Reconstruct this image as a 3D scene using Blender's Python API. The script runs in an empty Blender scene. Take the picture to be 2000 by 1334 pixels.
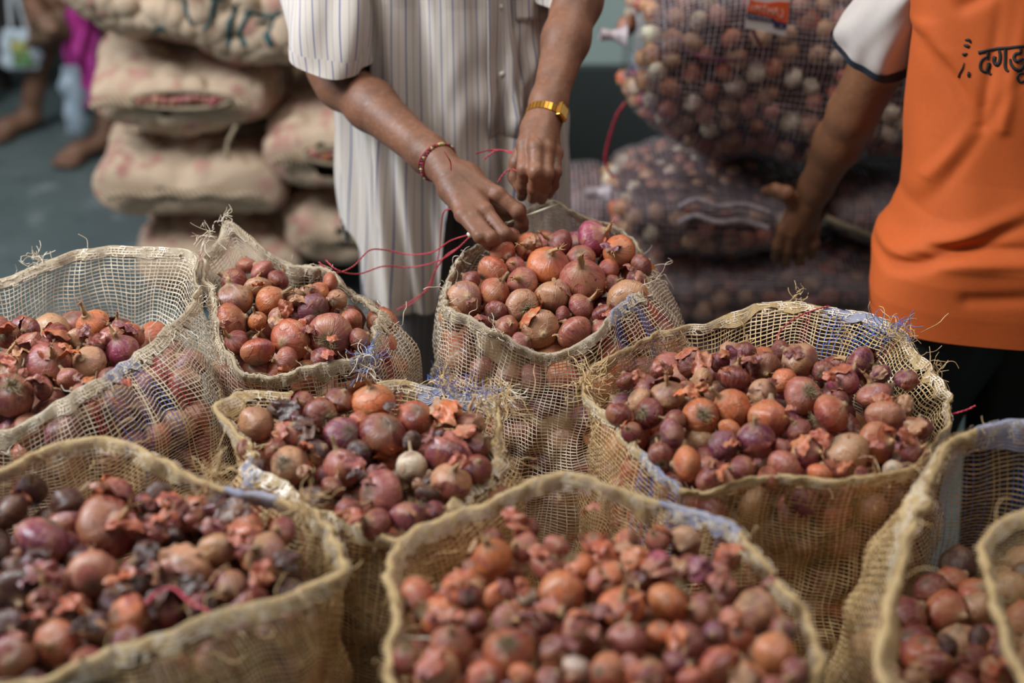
import bpy, math, random
import numpy as np
from mathutils import Vector, Matrix, Quaternion, Euler
import openvdb

RND = random.Random(7)
NP = np.random.default_rng(11)
SC = bpy.context.scene
COL = SC.collection

# ------------------------------------------------------------------ camera, world, lights
CAMZ, PITCH, FPX = 1.67, math.radians(27.0), 2778.0
cd = bpy.data.cameras.new('camera'); cam = bpy.data.objects.new('camera', cd); COL.objects.link(cam)
cd.sensor_width = 36.0; cd.lens = FPX / 2000 * 36.0
cam.location = (0, 0, CAMZ); cam.rotation_euler = (math.pi/2 - PITCH, 0, 0)
cd.clip_start = 0.05; cd.clip_end = 60
cd.dof.use_dof = True; cd.dof.focus_distance = 2.00; cd.dof.aperture_fstop = 1.9
SC.camera = cam
SC.view_settings.view_transform = 'Standard'; SC.view_settings.look = 'None'
SC.view_settings.gamma = 1; SC.view_settings.use_curve_mapping = False
SC.view_settings.exposure = 0.0
SC.cycles.max_bounces = 6; SC.cycles.use_denoising = True
W = bpy.data.worlds.new('world'); SC.world = W; W.use_nodes = True
W.node_tree.nodes['Background'].inputs[0].default_value = (0.58, 0.67, 0.78, 1)
W.node_tree.nodes['Background'].inputs[1].default_value = 0.2

def area(name, loc, target, size, power, color):
    l = bpy.data.lights.new(name, 'AREA'); l.shape = 'RECTANGLE'; l.size, l.size_y = size
    l.energy = power; l.color = color
    o = bpy.data.objects.new(name, l); COL.objects.link(o); o.location = loc
    o.rotation_euler = (Vector(target) - Vector(loc)).to_track_quat('-Z', 'Y').to_euler()
    return o
area('market_opening_light', (-2.5, 1.75, 2.9), (0.0, 1.95, 0.7), (1.2, 1.0), 130, (0.84, 0.92, 1.0))
area('overhead_fill_light', (0.6, 3.2, 4.2), (0.1, 1.6, 0.7), (1.6, 1.0), 40, (1.0, 0.93, 0.84))  # added fill lamp overhead, no actual roof opening behind it
area('back_left_fill_light', (-1.7, 1.2, 3.6), (-0.4, 3.6, 0.5), (1.4, 1.0), 50, (1.0, 0.97, 0.93))  # added fill lamp, put in to brighten the back left stacks
area('right_stack_fill_light', (1.0, 1.9, 3.4), (0.6, 2.9, 0.7), (1.0, .7), 16, (1.0, 0.95, 0.9))  # added fill lamp that lifts the dim right stack

# ------------------------------------------------------------------ helpers
def P(px, py, y=None, z=None):
    """world point on the pixel's ray at distance y (or height z)"""
    u = (px - 1000) / FPX; v = -(py - 667) / FPX
    d = Vector((u, math.cos(PITCH) + v * math.sin(PITCH), -math.sin(PITCH) + v * math.cos(PITCH)))
    t = y / d.y if y is not None else (z - CAMZ) / d.z
    return Vector((0, 0, CAMZ)) + d * t

def S2L(c):
    return tuple((x/255/12.92 if x/255 <= .04045 else ((x/255+.055)/1.055)**2.4) for x in c)

def mk(name, V, F, mats, parent=None, smooth=True, mi=None, uv=None, attrs=None, local=False):
    V = np.asarray(V, dtype=np.float64).reshape(-1, 3)
    if parent is not None and not local:
        V = V - np.array(parent.location)
    me = bpy.data.meshes.new(name)
    if isinstance(F, np.ndarray):
        k = F.shape[1]; n = F.shape[0]
        me.vertices.add(len(V)); me.vertices.foreach_set('co', V.astype(np.float32).ravel())
        me.loops.add(n*k); me.loops.foreach_set('vertex_index', F.astype(np.int32).ravel())
        me.polygons.add(n); me.polygons.foreach_set('loop_start', np.arange(0, n*k, k, dtype=np.int32))
        me.update(calc_edges=True)
    else:
        me.from_pydata([tuple(v) for v in V], [], F)
    if not isinstance(mats, (list, tuple)): mats = [mats]
    for m in mats: me.materials.append(m)
    if mi is not None: me.polygons.foreach_set('material_index', np.asarray(mi, dtype=np.int32))
    if uv is not None:
        L = np.empty(len(me.loops), dtype=np.int32); me.loops.foreach_get('vertex_index', L)
        lay = me.uv_layers.new(name='UVMap'); lay.data.foreach_set('uv', np.asarray(uv, dtype=np.float32)[L].ravel())
    for k, a in (attrs or {}).items():
        a = np.asarray(a, dtype=np.float32)
        if a.ndim == 1: at = me.attributes.new(k, 'FLOAT', 'POINT'); at.data.foreach_set('value', a)
        else: at = me.attributes.new(k, 'FLOAT_VECTOR', 'POINT'); at.data.foreach_set('vector', a.ravel())
    if smooth: me.polygons.foreach_set('use_smooth', np.ones(len(me.polygons), dtype=bool))
    me.update()
    o = bpy.data.objects.new(name, me); COL.objects.link(o)
    if parent is not None: o.parent = parent
    return o

def empty(name, loc):
    o = bpy.data.objects.new(name, None); COL.objects.link(o); o.location = loc; o.empty_display_size = .05
    return o
def tag(o, label=None, cat=None, group=None, kind=None):
    for k, v in (('label', label), ('category', cat), ('group', group), ('kind', kind)):
        if v: o[k] = v
    return o

def gridF(nu, nv, wrapu=False):
    """quads of a vertex grid index = i*nv + j"""
    i = np.arange(nu if wrapu else nu-1)[:, None]; j = np.arange(nv-1)[None, :]
    i2 = (i+1) % nu
    return np.stack([i*nv+j+0*i2, i2*nv+j, i2*nv+j+1, i*nv+j+1], -1).reshape(-1, 4)

def catmull(pts, n, closed=False):
    pts = np.asarray(pts, float); m = len(pts)
    t = np.linspace(0, m if closed else m-1, n, endpoint=not closed)
    i = np.floor(t).astype(int)
    if not closed: i = np.clip(i, 0, m-2)
    f = (t - i)[:, None]
    g = (lambda k: pts[k % m]) if closed else (lambda k: pts[np.clip(k, 0, m-1)])
    a, b, c, d = g(i-1), g(i), g(i+1), g(i+2)
    return .5*((2*b)+(-a+c)*f+(2*a-5*b+4*c-d)*f**2+(-a+3*b-3*c+d)*f**3)

def tube(pts, r, n=8, m=None, taper=None):
    """verts, faces of a tube along pts (Nx3); r scalar or array"""
    p = np.asarray(pts, float)
    if m: p = catmull(p, m)
    N = len(p); r = np.broadcast_to(np.asarray(r, float), (N,)) if np.ndim(r) == 0 or len(np.atleast_1d(r)) == N else np.interp(np.linspace(0, 1, N), np.linspace(0, 1, len(r)), r)
    T = np.gradient(p, axis=0); T /= np.linalg.norm(T, axis=1)[:, None] + 1e-12
    ref = np.array([.31, .22, .93]); A = np.cross(T, ref); A /= np.linalg.norm(A, axis=1)[:, None] + 1e-12
    B = np.cross(T, A); th = np.arange(n)/n*2*math.pi
    V = p[:, None] + r[:, None, None]*(A[:, None]*np.cos(th)[None, :, None] + B[:, None]*np.sin(th)[None, :, None])
    V = V.transpose(1, 0, 2)  # n, N
    return V.reshape(-1, 3), gridF(n, N, True)

def merge(parts):
    Vs, Fs, o = [], [], 0
    for V, F in parts:
        Vs.append(V); Fs.append(np.asarray(F)+o); o += len(V)
    return np.concatenate(Vs), np.concatenate(Fs)

class Noise:
    """cheap smooth noise: sum of random sine waves over k dims"""
    def __init__(s, dims, n=14, lo=.6, hi=1.6, seed=0):
        g = np.random.default_rng(seed); s.k = g.normal(size=(n, dims)); s.k *= (g.uniform(lo, hi, n)/np.linalg.norm(s.k, axis=1))[:, None]*2*math.pi
        s.p = g.uniform(0, 6.28, n); s.n = n
    def __call__(s, X):
        return np.sin(np.asarray(X) @ s.k.T + s.p).sum(-1)/math.sqrt(s.n/2)

# ------------------------------------------------------------------ node helpers
class NT:
    def __init__(s, name):
        s.m = bpy.data.materials.new(name); s.m.use_nodes = True; s.t = s.m.node_tree; s.N = s.t.nodes; s.L = s.t.links
        s.b = s.N['Principled BSDF']
    def n(s, typ, **kw):
        x = s.N.new(typ)
        for k, v in kw.items():
            if k in x.inputs: s.put(x.inputs[k], v)
            else: setattr(x, k, v)
        return x
    def put(s, sock, v):
        if isinstance(v, bpy.types.NodeSocket): s.L.new(v, sock)
        else:
            if hasattr(sock.default_value, '__len__') and len(sock.default_value) == 4 and len(v) == 3: v = (*v, 1)
            sock.default_value = v
    def noise(s, vec, scale, detail=3, rough=.55, dist=0):
        x = s.n('ShaderNodeTexNoise', Scale=scale, Detail=detail, Roughness=rough, Distortion=dist)
        if vec is not None: s.L.new(vec, x.inputs['Vector'])
        return x.outputs['Fac']
    def math(s, op, a, b=None, c=None, clamp=False):
        x = s.N.new('ShaderNodeMath'); x.operation = op; x.use_clamp = clamp
        for i, v in enumerate((a, b, c)):
            if v is not None: s.put(x.inputs[i], v)
        return x.outputs[0]
    def ramp(s, fac, lo, hi, a=0., b=1.):
        x = s.N.new('ShaderNodeMapRange'); s.put(x.inputs[0], fac); s.put(x.inputs[1], lo); s.put(x.inputs[2], hi); s.put(x.inputs[3], a); s.put(x.inputs[4], b)
        return x.outputs[0]
    def mix(s, fac, a, b, mode='MIX'):
        x = s.N.new('ShaderNodeMix'); x.data_type = 'RGBA'; x.blend_type = mode; x.clamp_factor = True
        s.put(x.inputs[0], fac); s.put(x.inputs[6], a); s.put(x.inputs[7], b); return x.outputs[2]
    def obj(s): return s.n('ShaderNodeTexCoord').outputs['Object']
    def uv(s): return s.n('ShaderNodeTexCoord').outputs['UV']
    def scale(s, vec, sc):
        x = s.N.new('ShaderNodeMapping'); s.L.new(vec, x.inputs['Vector']); x.inputs['Scale'].default_value = sc; return x.outputs[0]
    def bump(s, h, strength=.3, dist=.002):
        x = s.n('ShaderNodeBump', Strength=strength, Distance=dist, Height=h); s.L.new(x.outputs[0], s.b.inputs['Normal'])
    def out(s, color=None, rough=None, **kw):
        if color is not None: s.put(s.b.inputs['Base Color'], color)
        if rough is not None: s.put(s.b.inputs['Roughness'], rough)
        for k, v in kw.items(): s.put(s.b.inputs[k.replace('_', ' ')], v)
        return s.m

def plain(name, rgb, rough=.6, var=.15, scale=30, **kw):
    t = NT(name); c = S2L(rgb); f = t.noise(t.obj(), scale, 4)
    col = t.mix(f, tuple(x*(1-var) for x in c), tuple(min(1, x*(1+var)) for x in c))
    t.bump(f, .15, .001)
    return t.out(col, rough, **kw)

def onion_material(name, flake=False):
    t = NT(name)
    lc = t.n('ShaderNodeAttribute', attribute_name='lc').outputs['Vector']
    oc = t.n('ShaderNodeAttribute', attribute_name='oc').outputs['Color']
    oi = t.n('ShaderNodeObjectInfo')
    base = t.mix(1.0, oi.outputs['Color'], oc, 'MULTIPLY')
    off = t.n('ShaderNodeCombineXYZ', X=t.math('MULTIPLY', oi.outputs['Random'], 37.), Y=t.math('MULTIPLY', oi.outputs['Random'], 91.))
    sep = t.n('ShaderNodeSeparateXYZ'); t.L.new(lc, sep.inputs[0])
    r2 = t.math('SQRT', t.math('ADD', t.math('MULTIPLY', sep.outputs[0], sep.outputs[0]), t.math('MULTIPLY', sep.outputs[1], sep.outputs[1])))
    r2 = t.math('MAXIMUM', r2, .02)
    cx = t.math('DIVIDE', sep.outputs[0], r2); cy = t.math('DIVIDE', sep.outputs[1], r2)
    # unit-circle coords stretched: meridional streaks
    cv = t.n('ShaderNodeCombineXYZ', X=t.math('MULTIPLY', cx, 6.), Y=t.math('MULTIPLY', cy, 6.), Z=t.math('MULTIPLY', sep.outputs[2], .9))
    va = t.n('ShaderNodeVectorMath', operation='ADD'); t.L.new(cv.outputs[0], va.inputs[0]); t.L.new(off.outputs[0], va.inputs[1])
    streak = t.noise(va.outputs[0], 1.0, 3, .6)
    fine = t.noise(va.outputs[0], 3.4, 3, .6)
    vb = t.n('ShaderNodeVectorMath', operation='ADD'); t.L.new(lc, vb.inputs[0]); t.L.new(off.outputs[0], vb.inputs[1])
    patch = t.noise(vb.outputs[0], .75, 3, .5, .4)
    dirt = t.noise(vb.outputs[0], 2.6, 5, .7)
    bw = t.n('ShaderNodeRGBToBW'); t.L.new(base, bw.inputs[0]); lum = t.ramp(bw.outputs[0], .012, .06, .12, 1.)
    col = t.mix(t.math('MULTIPLY', lum, t.ramp(streak, .42, .68)), base, t.mix(.35, base, (*S2L((212, 140, 98)), 1)))
    col = t.mix(t.math('MULTIPLY', t.math('MULTIPLY', t.ramp(patch, .53, .58), lum), .78), col, t.mix(.6, base, (*S2L((182, 128, 86)), 1)))
    col = t.mix(t.math('MULTIPLY', t.ramp(patch, .43, .33), .7), col, t.mix(.75, col, (*S2L((112, 44, 66)), 1)))
    col = t.mix(t.math('MULTIPLY', t.ramp(fine, .36, .24), .55), col, t.mix(.6, col, (*S2L((70, 26, 34)), 1)))
    col = t.mix(t.math('MULTIPLY', t.math('MULTIPLY', t.ramp(fine, .6, .74), lum), .5), col, (*S2L((225, 190, 165)), 1))
    col = t.mix(t.math('MULTIPLY', t.ramp(dirt, .58, .7), .8), col, (*S2L((62, 45, 36)), 1))
    if not flake:
        col = t.mix(t.ramp(sep.outputs[2], .78, 1.05), col, (*S2L((176, 142, 104)), 1))
        col = t.mix(t.ramp(sep.outputs[2], -.72, -.86), col, (*S2L((120, 100, 78)), 1))
    h = t.math('ADD', t.math('MULTIPLY', fine, .6), t.math('MULTIPLY', t.ramp(patch, .53, .56), .35))
    h = t.math('ADD', h, t.math('MULTIPLY', dirt, .5))
    t.bump(h, .7, .0026)
    m = t.out(col, t.ramp(patch, .4, .62, .2, .36))
    t.b.inputs['Specular IOR Level'].default_value = .6; t.b.inputs['Coat Weight'].default_value = .15; t.b.inputs['Coat Roughness'].default_value = .25
    if flake: t.b.inputs['Transmission Weight'].default_value = 0.0; t.b.inputs['Subsurface Weight'].default_value = .15; t.b.inputs['Subsurface Radius'].default_value = (.004, .002, .001)
    return m
M_ONION = onion_material('onion_skin_paper')
M_FLAKE = onion_material('onion_flake_paper', True)
M_ROOT = plain('dry_root_fibre', (150, 132, 96), .8)
M_NECK = plain('dry_onion_neck', (176, 134, 92), .7, .3, 60)

def thread_material(name, rgb, rgb2, rough=.3):
    t = NT(name); g = t.n('ShaderNodeNewGeometry').outputs['Position']
    f = t.noise(g, 95, 2); f2 = t.noise(g, 9, 3)
    col = t.mix(t.ramp(f, .35, .7), S2L(rgb), S2L(rgb2)); col = t.mix(t.math('MULTIPLY', t.ramp(f2, .5, .7), .35), col, S2L((150, 118, 80)))
    return t.out(col, rough, **{'Specular_IOR_Level': .6, 'Subsurface_Weight': 0.0})
M_CREAM = thread_material('cream_plastic_thread', (222, 200, 168), (246, 234, 214))
M_TAN = thread_material('tan_plastic_thread', (206, 168, 114), (236, 204, 152))
M_BLUE = thread_material('blue_plastic_thread', (70, 100, 175), (105, 135, 200))
M_RED = thread_material('red_plastic_thread', (190, 50, 62), (205, 85, 90))
def hem_material(name, a, b):
    t = NT(name); uv = t.uv()
    w1 = t.n('ShaderNodeTexWave', Scale=1.0, Distortion=1.2, Detail=2); t.L.new(t.scale(uv, (1, 0, 1)), w1.inputs[0])
    w2 = t.n('ShaderNodeTexWave', bands_direction='Y', Scale=1.0, Distortion=1.2, Detail=2); t.L.new(t.scale(uv, (0, 1, 1)), w2.inputs[0])
    n = t.noise(t.n('ShaderNodeNewGeometry').outputs['Position'], 60, 5, .7)
    h = t.math('ADD', t.math('MULTIPLY', w1.outputs[1], w2.outputs[1]), n)
    col = t.mix(t.ramp(h, .35, 1.3), S2L(a), S2L(b)); t.bump(h, .8, .003)
    return t.out(col, .5)
M_HEM = hem_material('folded_tan_hem', (200, 160, 104), (250, 224, 172))
M_HEM_PALE = hem_material('folded_pale_hem', (196, 170, 134), (248, 232, 206))
M_HEM_BLUE = hem_material('folded_blue_hem', (128, 138, 186), (236, 224, 210))
M_CORD = thread_material('crimson_cord', (168, 30, 52), (205, 60, 80), .5)
M_STEEL = plain('needle_steel', (226, 220, 190), .35, .05, Metallic=.3)
M_GOLD = plain('watch_gold', (206, 150, 62), .28, .1, Metallic=.9)
M_BLACK = plain('black_cord', (34, 26, 26), .6)

def skin_material(name, rgb):
    t = NT(name); v = t.obj(); c = S2L(rgb)
    n = t.noise(v, 14, 4, .6); n2 = t.noise(v, 120, 4, .65); n3 = t.noise(t.scale(v, (1, 1, 1)), 40, 2, .5, .6)
    col = t.mix(t.ramp(n, .35, .65), tuple(x*.78 for x in c), tuple(min(1, x*1.22) for x in c))
    col = t.mix(t.math('MULTIPLY', t.ramp(n2, .5, .7), .25), col, S2L((166, 112, 88)))
    h = t.math('ADD', t.math('MULTIPLY', n2, .5), n3)
    t.bump(h, .6, .0022)
    return t.out(col, t.ramp(n2, .3, .7, .46, .64), **{'Subsurface_Weight': .06, 'Specular_IOR_Level': .5, 'Subsurface_Radius': (.01, .004, .002)})
M_SKIN = skin_material('brown_skin', (122, 80, 57))
M_SKIN2 = skin_material('warm_brown_skin', (136, 90, 60))
M_SKIN3 = skin_material('tan_brown_skin', (120, 86, 66))
M_NAIL = plain('finger_nail', (172, 120, 102), .35)

# ------------------------------------------------------------------ signed-distance bodies
class SDF:
    def __init__(s, lo, hi, vox):
        s.lo = np.array(lo, float); s.v = vox; s.n = np.ceil((np.array(hi)-s.lo)/vox).astype(int)+1
        s.d = np.full(s.n, 9.0, dtype=np.float32)
    def _box(s, lo, hi):
        a = np.clip(np.floor((lo-s.lo)/s.v).astype(int), 0, s.n); b = np.clip(np.ceil((hi-s.lo)/s.v).astype(int)+1, 0, s.n)
        if (b <= a).any(): return None
        sl = tuple(slice(a[i], b[i]) for i in range(3))
        ax = [(s.lo[i]+np.arange(a[i], b[i])*s.v).astype(np.float32) for i in range(3)]
        return sl, np.meshgrid(*ax, indexing='ij')
    def _put(s, sl, e, k):
        o = s.d[sl]
        if k > 0:
            h = np.clip(.5+.5*(o-e)/k, 0, 1); s.d[sl] = np.where(o > 5, e, o*(1-h)+e*h-k*h*(1-h))
        else: s.d[sl] = np.minimum(o, e)
    def cap(s, a, b, ra, rb, k=.008, flat=None, sub=False):
        """tapered capsule; flat=(axis vector, factor) squashes the section along that axis"""
        a = np.array(a, float); b = np.array(b, float); R = max(ra, rb)*1.05+k+3*s.v
        r = s._box(np.minimum(a, b)-R, np.maximum(a, b)+R)
        if r is None: return
        sl, (X, Y, Z) = r; ab = b-a; L = max(ab @ ab, 1e-9)
        px, py, pz = X-a[0], Y-a[1], Z-a[2]
        t = np.clip((px*ab[0]+py*ab[1]+pz*ab[2])/L, 0, 1)
        qx, qy, qz = px-t*ab[0], py-t*ab[1], pz-t*ab[2]
        if flat is not None:
            f = np.array(flat[0], float); f /= np.linalg.norm(f); g = (1/flat[1]-1); dt = qx*f[0]+qy*f[1]+qz*f[2]
            qx, qy, qz = qx+g*dt*f[0], qy+g*dt*f[1], qz+g*dt*f[2]
        e = np.sqrt(qx*qx+qy*qy+qz*qz)-(ra+(rb-ra)*t)
        if flat is not None: e = e*min(1, flat[1])**.5
        if sub: s.d[sl] = np.maximum(s.d[sl], -e)
        else: s._put(sl, e, k)
    def chain(s, pts, rs, k=.008, flat=None):
        for i in range(len(pts)-1): s.cap(pts[i], pts[i+1], rs[i], rs[i+1], k, flat)
    def mesh(s):
        G = openvdb.FloatGrid(); lim = 3*s.v; G.background = lim
        G.copyFromArray(np.clip(s.d, -lim, lim)); p, q = G.convertToQuads()
        return p*s.v+s.lo, np.asarray(q)[:, ::-1].astype(np.int32)
# ------------------------------------------------------------------ room shell
def floor_mat():
    t = NT('worn_grey_green_floor'); v = t.obj(); n = t.noise(v, 1.3, 5, .6); m = t.noise(v, 7, 5, .65)
    col = t.mix(n, S2L((72, 84, 84)), S2L((110, 122, 120)))
    col = t.mix(t.math('MULTIPLY', t.ramp(m, .56, .7), .55), col, S2L((165, 172, 170)))
    col = t.mix(t.math('MULTIPLY', t.ramp(m, .42, .3), .5), col, S2L((45, 52, 52)))
    t.bump(m, .2, .004); return t.out(col, t.ramp(n, .3, .7, .35, .6))
def wall_mat(name, a, b, s=2.):
    t = NT(name); v = t.obj(); n = t.noise(v, s, 5, .6); m = t.noise(v, 22, 4, .6)
    col = t.mix(n, S2L(a), S2L(b)); t.bump(m, .25, .004); return t.out(col, .75)
M_FLOOR = floor_mat()
M_WALL = wall_mat('pale_green_limewash', (128, 146, 142), (152, 168, 162))
M_DARKWALL_SHADE = wall_mat('dark_green_wall_and_shade', (26, 32, 31), (44, 52, 50))  # colour of the dark walls and of the painted shade strip
def box(name, lo, hi, mat, parent=None, bev=0):
    x0, y0, z0 = lo; x1, y1, z1 = hi
    V = [(x0,y0,z0),(x1,y0,z0),(x1,y1,z0),(x0,y1,z0),(x0,y0,z1),(x1,y0,z1),(x1,y1,z1),(x0,y1,z1)]
    F = [(0,3,2,1),(4,5,6,7),(0,1,5,4),(1,2,6,5),(2,3,7,6),(3,0,4,7)]
    o = mk(name, V, F, mat, parent, smooth=False)
    if bev:
        m = o.modifiers.new('bevel', 'BEVEL'); m.width = bev; m.segments = 2
    return o
def ground():
    n = 80; x = np.linspace(-5, 5, n); y = np.linspace(-2, 8, n); X, Y = np.meshgrid(x, y, indexing='ij')
    nz = Noise(2, 20, .2, 1.5, 5); Z = nz(np.stack([X, Y], -1))*.002
    tag(mk('floor', np.stack([X, Y, Z], -1), gridF(n, n), M_FLOOR), kind='structure')
ground()
tag(box('wall_back', (-5, 6.6, 0), (5, 6.8, 3.6), M_DARKWALL_SHADE), kind='structure')
wr = tag(box('wall_right', (0.16, 4.3, 0.44), (3.6, 4.5, 3.6), M_WALL), kind='structure')
tag(box('painted_shade_right', (0.15, 4.28, 0), (3.62, 4.5, 0.44), M_DARKWALL_SHADE, bev=.01), kind='structure')  # dark strip in place of the shadow along the wall's foot
tag(box('wall_left', (-5, 6.0, 0), (-1.9, 6.25, 3.2), M_DARKWALL_SHADE), kind='structure')

# ------------------------------------------------------------------ onion meshes (unit radius, neck up +Z)
def bulb_mesh(name, nu, nv, zs=.9, neck=.16, seed=0, wob=.05, top=1.12):
    prof = np.array([(0, -.80), (.10, -.83), (.42, -.77), (.78, -.5), (1, -.02), (.9, .38), (.60, .68), (.33, .84), (neck+.03, .96), (neck, top), (neck*.5, top+.04), (0, top+.03)])
    pr = catmull(prof, nv); pr[:, 0] = np.maximum(pr[:, 0], 0); pr[0, 0] = 0; pr[-1, 0] = 0
    th = np.arange(nu)/nu*2*math.pi
    X = np.cos(th)[:, None]*pr[None, :, 0]; Y = np.sin(th)[:, None]*pr[None, :, 0]; Z = np.broadcast_to(pr[None, :, 1]*zs, X.shape)
    Q = np.stack([X, Y, Z], -1); n1 = Noise(3, 14, .12, .45, seed); n2 = Noise(1, 10, 2, 6, seed+1)
    ridge = np.sin(th*7+seed)[:, None]*.012+np.sin(th*13+seed*2)[:, None]*.008
    f = 1+wob*n1(Q)[..., None]*.6+ridge[..., None]*(np.cos(pr[None, :, 1, None]*1.3)).clip(0)
    lc = Q.copy(); lc[..., 2] /= zs
    Q = Q*f; lean = NP.uniform(-.12, .12, 2)
    Q[..., :2] += lean*np.maximum(Q[..., 2:]-.5, 0)**1.0
    return Q.reshape(-1, 3), gridF(nu, nv, True), lc.reshape(-1, 3)
def as_mesh(name, V, F, mat, lc=None, oc=1.0, smooth=True):
    o = mk(name, V, F, mat, None, smooth, attrs={'lc': V if lc is None else lc, 'oc': np.full((len(V), 3), oc)})
    me = o.data; bpy.data.objects.remove(o); return me
BULB_SPECS = [(.86, .15, .05, 1.06), (.82, .2, .06, 1.02), (.95, .12, .05, 1.16), (1.05, .12, .05, 1.25), (.9, .16, .08, 1.08), (.78, .17, .05, .98), (1.18, .1, .07, 1.45), (.92, .2, .1, 1.05)]
BULBS = [as_mesh('bulb', *(lambda r: (r[0], r[1], M_ONION, r[2]))(bulb_mesh('b', 34, 26, zs, nk, i*5+3, wb, tp))) for i, (zs, nk, wb, tp) in enumerate(BULB_SPECS)]
LOW = [bulb_mesh('b', 14, 10, zs, nk, i*5+3, wb, tp) for i, (zs, nk, wb, tp) in enumerate(BULB_SPECS[:5])]
LOW2 = [bulb_mesh('b', 10, 7, zs, nk, i*5+3, wb, tp) for i, (zs, nk, wb, tp) in enumerate(BULB_SPECS[:3])]

def neck_mesh(seed, ln=.55):
    g = np.random.default_rng(seed); n = 12; m = 10; t = np.linspace(0, 1, m)
    bend = g.uniform(-.35, .35, 2); r = .15*(1-t*.55)+.02*np.sin(t*9+seed)+.05*(t > .9)
    th = np.arange(n)/n*2*math.pi
    V = np.stack([np.cos(th[:, None]+t*1.5)*r*(1+.25*np.sin(5*th[:, None]+t*4))+bend[0]*t**2, np.sin(th[:, None]+t*1.5)*r*(1+.25*np.sin(5*th[:, None]+t*4))+bend[1]*t**2, np.broadcast_to(.82+ln*t, (n, m))], -1)
    parts = [(V.reshape(-1, 3), gridF(n, m, True))]
    for k in range(4):   # ragged strands at the tip
        a = g.uniform(0, 6.28); p0 = np.array([bend[0], bend[1], .8+ln]); d = np.array([math.cos(a)*.3, math.sin(a)*.3, .25])*g.uniform(.5, 1.2)
        parts.append(tube([p0, p0+d*.5+g.normal(0, .03, 3), p0+d], [.035, .02, .008], 4, 5))
    V, F = merge(parts); return as_mesh('neck', V, F, M_NECK)
NECKS = [neck_mesh(s, l) for s, l in ((1, .45), (2, .7), (3, .35), (4, .95))]
def root_mesh(seed):
    g = np.random.default_rng(seed); parts = []
    for k in range(34):
        a = g.uniform(0, 6.28); r = g.uniform(0, .2); o = np.array([r*math.cos(a), r*math.sin(a), -.68])
        d = np.array([math.cos(a)*g.uniform(.3, 1), math.sin(a)*g.uniform(.3, 1), -g.uniform(.3, .9)]); d *= g.uniform(.3, .65)
        p = [o, o+d*.4+g.normal(0, .05, 3), o+d*.75+g.normal(0, .1, 3), o+d+g.normal(0, .12, 3)]
        parts.append(tube(p, [.02, .016, .012, .006], 3, 7))
    V, F = merge(parts); return as_mesh('root_tuft', V, F, M_ROOT, smooth=False)
ROOTS = [root_mesh(s) for s in (5, 6, 7)]
def flap_mesh(seed, off=1.04, loose=False, solid=True):
    g = np.random.default_rng(seed); n, m = 12, 12
    a = np.linspace(-1, 1, n)[:, None]; b = np.linspace(-1, 1, m)[None, :]
    nz = Noise(2, 10, .4, 1.4, seed); E = nz(np.stack([a+0*b, b+0*a], -1))
    aw = g.uniform(.6, 1.05); bw = g.uniform(.5, .8)
    rad = np.sqrt(a*a+b*b).clip(1e-3); sq = np.maximum(abs(a), abs(b))/rad   # square to disc
    jag = 1+.10*np.sin(np.arctan2(b, a)*3+seed)+.07*np.sin(np.arctan2(b, a)*8+seed*3)
    A = a*sq*aw*jag; B = b*sq*bw*jag
    R = off+.03*E+(.26 if loose else .22)*np.clip(rad*sq-.45, 0, 9)**1.5*(1+.5*E)*(1 if not loose else g.uniform(-.6, 1))
    ph = B+.15
    V = np.stack([np.cos(A)*np.cos(ph)*R, np.sin(A)*np.cos(ph)*R, np.sin(ph)*R*.9], -1).reshape(-1, 3)
    if loose: V = V-np.array([.9, 0, .1]); V += nz(np.stack([A.ravel()*1.5, B.ravel()*1.5], -1))[:, None]*np.array([.05, .03, .05])
    F = gridF(n, m); V2 = V*1.0; c = np.array([0, 0, 0.]) if not loose else np.array([-.9, 0, -.1])
    N = (V-c); N /= np.linalg.norm(N, axis=1)[:, None]; V2 = V-N*.022
    V, F = merge([(V, F), (V2, F[:, ::-1])])
    q = V if not loose else V+np.array([.9, 0, .1])
    return as_mesh('skin_flap', V, F, M_FLAKE, lc=q)
FLAPS = [flap_mesh(s) for s in (21, 22, 23, 24)]
FLAKES = [flap_mesh(s, 1.0, True) for s in (31, 32, 33, 34, 35, 36)]

CLR = {'P': ((112, 46, 70), 'purple-red'), 'C': ((166, 80, 52), 'copper-brown'), 'R': ((112, 42, 40), 'dark red'), 'T': ((172, 128, 94), 'tan papery'),
       'W': ((196, 180, 158), 'pale peeled'), 'K': ((150, 82, 72), 'dusty pink'), 'O': ((192, 102, 58), 'orange-copper'), 'M': ((140, 48, 80), 'bright magenta'),
       'D': ((62, 34, 28), 'near-black')}  # near-black; in the lower left sack it also replaces missing shade
def colr(code, g, j=.13):
    c = CLR[code][0]; k = g.uniform(1-j, 1+j); return tuple(min(1, x*k*g.uniform(.93, 1.07)) for x in S2L(c))

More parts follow.
